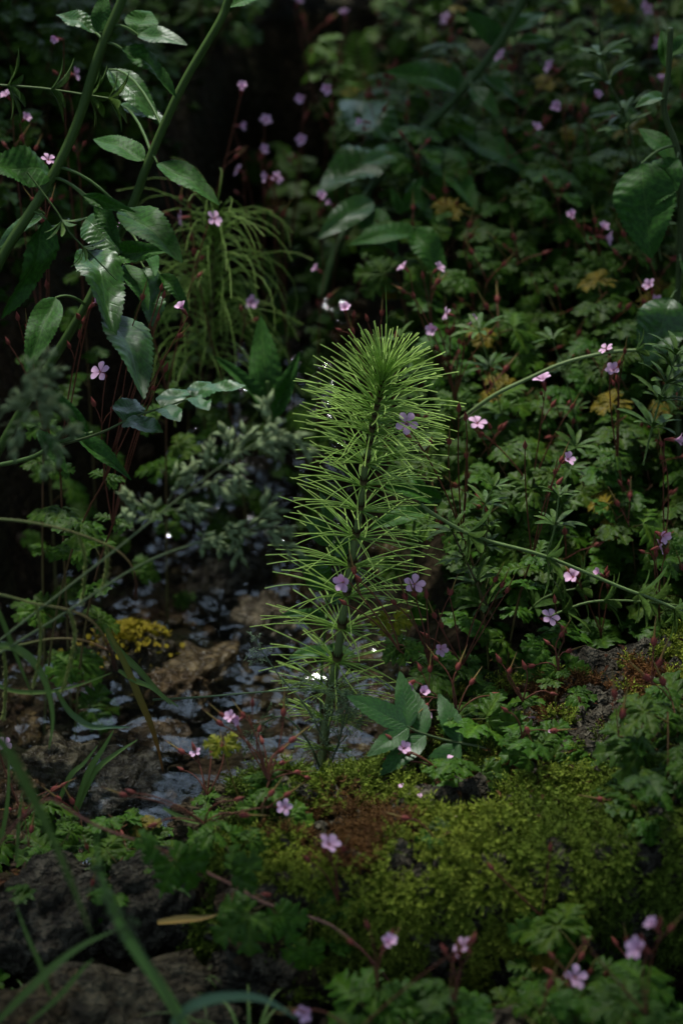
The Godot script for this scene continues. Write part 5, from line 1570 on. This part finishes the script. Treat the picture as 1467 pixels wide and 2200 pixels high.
	panicle("meadow_grass", "grass head along the long bright blade at lower left", [Vector3(-0.119, 0.111, 0.670), Vector3(-0.137, 0.155, 0.670), Vector3(-0.152, 0.188, 0.670), Vector3(-0.164, 0.216, 0.670), Vector3(-0.178, 0.241, 0.670), Vector3(-0.183, 0.252, 0.670)], 0.45, 14, 0.014, 0.006, Color(0.12, 0.18, 0.07), 8)


func zone(group: String, x: float, z: float) -> String:
	match group:
		"leafy cranesbills on the right bank":
			if z > -0.25:
				return " beside the slanting cleavers stem" if x < 0.38 else " at the right edge behind the boulder"
			if z > -0.5:
				return " just behind the horsetail's right side" if x < 0.22 else " under the thick pale stem" if x < 0.42 else " below the dark drooping leaves"
			return " just past the horsetail tip" if x < 0.22 else " midway up the slope" if x < 0.45 else " by the upper right edge"
		"leafy cranesbills on the far bank":
			return " in the top left corner" if x < -0.35 else " behind the drooping horsetail" if x < 0.0 else " beneath the arching stem's leaves" if x < 0.35 else " in the top right corner"
		"leafy cranesbills in the left thicket":
			return " behind the sedge stalks" if z > -0.4 else " under the tall stems" if x < -0.48 else " beside the drooping horsetail"
		"low cranesbills before the boulder":
			return ", right of the sandy stone" if x > 0.3 else ", close to the sandy stone"
	return ""


func scatter(n: int, xa: float, xb: float, za: float, zb: float, gap: float, called: String, protos: Array, label: String, category: String, group: String, s0: float, s1: float, turn: float, seen: Callable) -> void:
	var done := []
	var tries := 0
	while done.size() < n and tries < n * 30:
		tries += 1
		var x := rr(xa, xb)
		var z := rr(za, zb)
		if not seen.call(x, z):
			continue
		var ok := true
		for q in done:
			if Vector2(x, z).distance_to(q) < gap:
				ok = false
				break
		if not ok:
			continue
		done.append(Vector2(x, z))
		var tell := zone(group, x, z)
		copy(protos[rng.randi() % protos.size()], called, label + tell, category, group + tell, Vector3(x, under(x, z) - 0.006, z), rr(-turn, turn), rr(s0, s1))


func fillers() -> void:
	var low := []
	var mid := []
	for i in 4:
		low.append(clump(rr(0.06, 0.09), 4, 3, "" if i % 2 else "blue", 1.2))
	for i in 7:
		mid.append(clump(rr(0.12, 0.19), 3, 5, ["", "pale", "blue", "", "pale", "", "blue"][i], 0.8))
	var dry := func(x, z): return absf(x - stream_x(z)) > stream_half(z) + 0.09 or z > 0.25 or z < -1.08
	var right := func(x, z): return dry.call(x, z) and in_rock(x, z) > 1.05 and not (x < 0.34 and z > -0.17) and absf(x) < 0.45 + (0.2 - z) * 0.28
	scatter(120, 0.0, 0.75, -0.95, -0.04, 0.045, "leafy_cranesbill", mid, "flowerless leafy cranesbill on the right bank", "plant", "leafy cranesbills on the right bank", 0.85, 1.25, 0.9, right)
	scatter(85, -0.85, 0.85, -1.75, -0.95, 0.08, "leafy_cranesbill", mid, "flowerless leafy cranesbill high on the far bank", "plant", "leafy cranesbills on the far bank", 0.9, 1.35, 0.9, dry)
	scatter(16, -0.32, 0.14, -1.6, -1.05, 0.06, "leafy_cranesbill", mid, "flowerless leafy cranesbill at the head of the small cascade", "plant", "leafy cranesbills above the cascade", 1.0, 1.4, 0.9, func(x, z): return true)
	scatter(95, -0.85, -0.2, -1.0, -0.12, 0.045, "leafy_cranesbill", mid, "flowerless leafy cranesbill in the dark left thicket", "plant", "leafy cranesbills in the left thicket", 0.8, 1.2, 0.9, func(x, z): return dry.call(x, z) and (x < -0.56 or z < -0.4) and absf(x - stream_x(z)) > stream_half(z) + 0.14)
	scatter(13, 0.16, 0.5, 0.44, 0.68, 0.06, "leafy_cranesbill", low, "low cranesbill leaves in the dark before the boulder", "plant", "low cranesbills before the boulder", 0.9, 1.2, 0.8, func(x, z): return in_rock(x, z) > 1.2)
	scatter(10, 0.28, 0.56, 0.16, 0.36, 0.06, "leafy_cranesbill", low, "low cranesbill leaves growing over the boulder's right end", "plant", "low cranesbills on the boulder", 0.9, 1.25, 0.8, func(x, z): return true)
	scatter(3, -0.24, -0.06, 0.24, 0.38, 0.05, "leafy_cranesbill", low, "low cranesbill leaves on the near shore left of the boulder", "plant", "low cranesbills on the near shore", 0.7, 0.95, 0.8, func(x, z): return in_rock(x, z) > 1.1)
	var tufts := []
	for i in 4:
		tufts.append(tuft(14, rr(0.05, 0.09), 0.0014))
	scatter(16, -0.5, -0.02, 0.3, 0.68, 0.06, "grass_tuft", tufts, "small grass tuft between the stones at lower left", "grass", "grass tufts at lower left", 0.7, 1.2, 3.0, func(x, z): return in_rock(x, z) > 1.05)
	scatter(14, -0.75, -0.36, -0.3, 0.2, 0.07, "grass_tuft", tufts, "small grass tuft on the shady left shore", "grass", "grass tufts on the left shore", 0.9, 1.5, 3.0, dry)
	for q in low + mid + tufts:
		q.free()


func ground_cover() -> void:
	var b := Buf.new()
	for k in 5:
		var a := TAU * k / 5 + rr(-0.3, 0.3)
		ribbon(b, bez(Vector3.ZERO, Vector3(cos(a) * 0.3, 0.6, sin(a) * 0.3), Vector3(cos(a), rr(0.3, 0.7), sin(a)), 4), func(t): return 0.03 + 0.32 * pow(sin(PI * clampf(pow(t, 1.8), 0, 1)), 0.7), Vector3.UP, Color(0.044, 0.108, 0.013), Color(0.048, 0.118, 0.013), 0.15)
	var ts := []
	var cs := []
	for i in 15000:
		var z := rr(-2.4, -0.02) if i % 5 else rr(0.2, 0.8)
		var x := rr(-1.0, 1.0) * (0.62 + 0.25 * maxf(0.0, -z))
		if absf(x - stream_x(z)) < stream_half(z) + 0.1 and z < 0.25 or in_rock(x, z) < 0.95:
			continue
		noise.frequency = 4.0
		if noise.get_noise_2d(x + 3.0, z) < (-0.25 if z < 0.1 else 0.12):
			continue
		var s := rr(0.006, 0.014) * (1.3 if z < -0.9 else 1.0)
		var f := Basis(Vector3.UP, rr(0, TAU)) * Basis(Vector3.RIGHT, rr(-0.4, 0.5))
		ts.append(Transform3D(f * Basis.from_scale(Vector3.ONE * s), Vector3(x, land(x, z), z)))
		var k := rr(0.7, 1.25)
		cs.append(Color(k * rr(0.85, 1.15), k, k * rr(0.8, 1.2)))
	many("ground_cover", b.mesh(), M.leaf_mid, ts, cs, "tiny leaved creeping plants carpeting the soil of the banks", "ground cover")
	var d := Buf.new()
	ribbon(d, bez(Vector3.ZERO, Vector3(0, 0.25, 0.5), Vector3(0, 0.05, 1), 4), func(t): return 0.02 + 0.28 * sin(PI * clampf(t, 0, 1)), Vector3.UP, Color(0.085, 0.045, 0.02), Color(0.12, 0.07, 0.03), 0.3)
	ts = []
	cs = []
	for i in 2600:
		var z := rr(0.2, 0.8) if i % 2 else rr(-0.9, 0.3)
		var x := rr(-0.65, 0.65)
		if absf(x - stream_x(z)) < stream_half(z) + 0.06 and z < 0.25 or in_rock(x, z) < 1.0:
			continue
		var s := rr(0.006, 0.022)
		ts.append(Transform3D(Basis(Vector3.UP, rr(0, TAU)) * Basis(Vector3.RIGHT, rr(-0.4, 0.3)) * Basis.from_scale(Vector3(s * rr(0.4, 1.0), s, s)), Vector3(x, land(x, z) + 0.002, z)))
		var k := rr(0.4, 1.4)
		cs.append(Color(k, k * rr(0.8, 1.0), k))
	for i in 700:
		var x := rr(0.0, 0.6)
		var z := rr(0.02, 0.38)
		if in_rock(x, z) > 0.7:
			continue
		var s := rr(0.004, 0.013)
		ts.append(Transform3D(Basis(Vector3.UP, rr(0, TAU)) * Basis(Vector3.RIGHT, rr(-0.5, 0.4)) * Basis.from_scale(Vector3(s * rr(0.25, 0.8), s, s)), Vector3(x, rock_top(x, z) + rr(0.002, 0.014), z)))
		var k := rr(0.3, 1.5)
		cs.append(Color(k, k * rr(0.75, 1.0), k * 0.9))
	many("leaf_litter", d.mesh(), M.soil, ts, cs, "dead brown leaf scraps littering the soil", "leaf litter")
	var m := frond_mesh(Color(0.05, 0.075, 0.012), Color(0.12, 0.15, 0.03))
	ts = []
	cs = []
	for i in 9000:
		var z := rr(0.22, 0.75)
		var x := rr(-0.55, 0.55)
		noise.frequency = 7.0
		if in_rock(x, z) < 0.95 or noise.get_noise_2d(x + 9.0, z) < 0.02:
			continue
		var s := rr(0.005, 0.010)
		ts.append(Transform3D(Basis(Vector3.UP, rr(0, TAU)) * Basis(Vector3.RIGHT, rr(-0.5, 0.5)) * Basis.from_scale(Vector3.ONE * s), Vector3(x, land(x, z), z)))
		var k := rr(0.7, 1.2)
		cs.append(Color(k * 1.1, k, k))
	many("ground_moss", m, M.moss, ts, cs, "thin dark moss on the soil between the stones", "moss")


func trees() -> void:  # out-of-view canopy added to pool the light on the horsetail
	tree("added unseen tree shading from the left bank", Vector3(-2.0, 0.4, -1.3), 4.6, 2.3, 5500)
	tree("added unseen tree shading from the near left bank", Vector3(-1.9, 0.3, 1.2), 4.6, 2.3, 6500)
	tree("added unseen tree shading from the right bank", Vector3(1.8, 0.4, -1.6), 4.8, 2.3, 5500)
	tree("added unseen tree shading from the near right bank", Vector3(1.9, 0.3, 1.1), 4.6, 2.3, 6500)
	tree("added unseen tree shading from behind the viewer", Vector3(0.3, 0.0, 3.4), 4.8, 2.3, 6500)
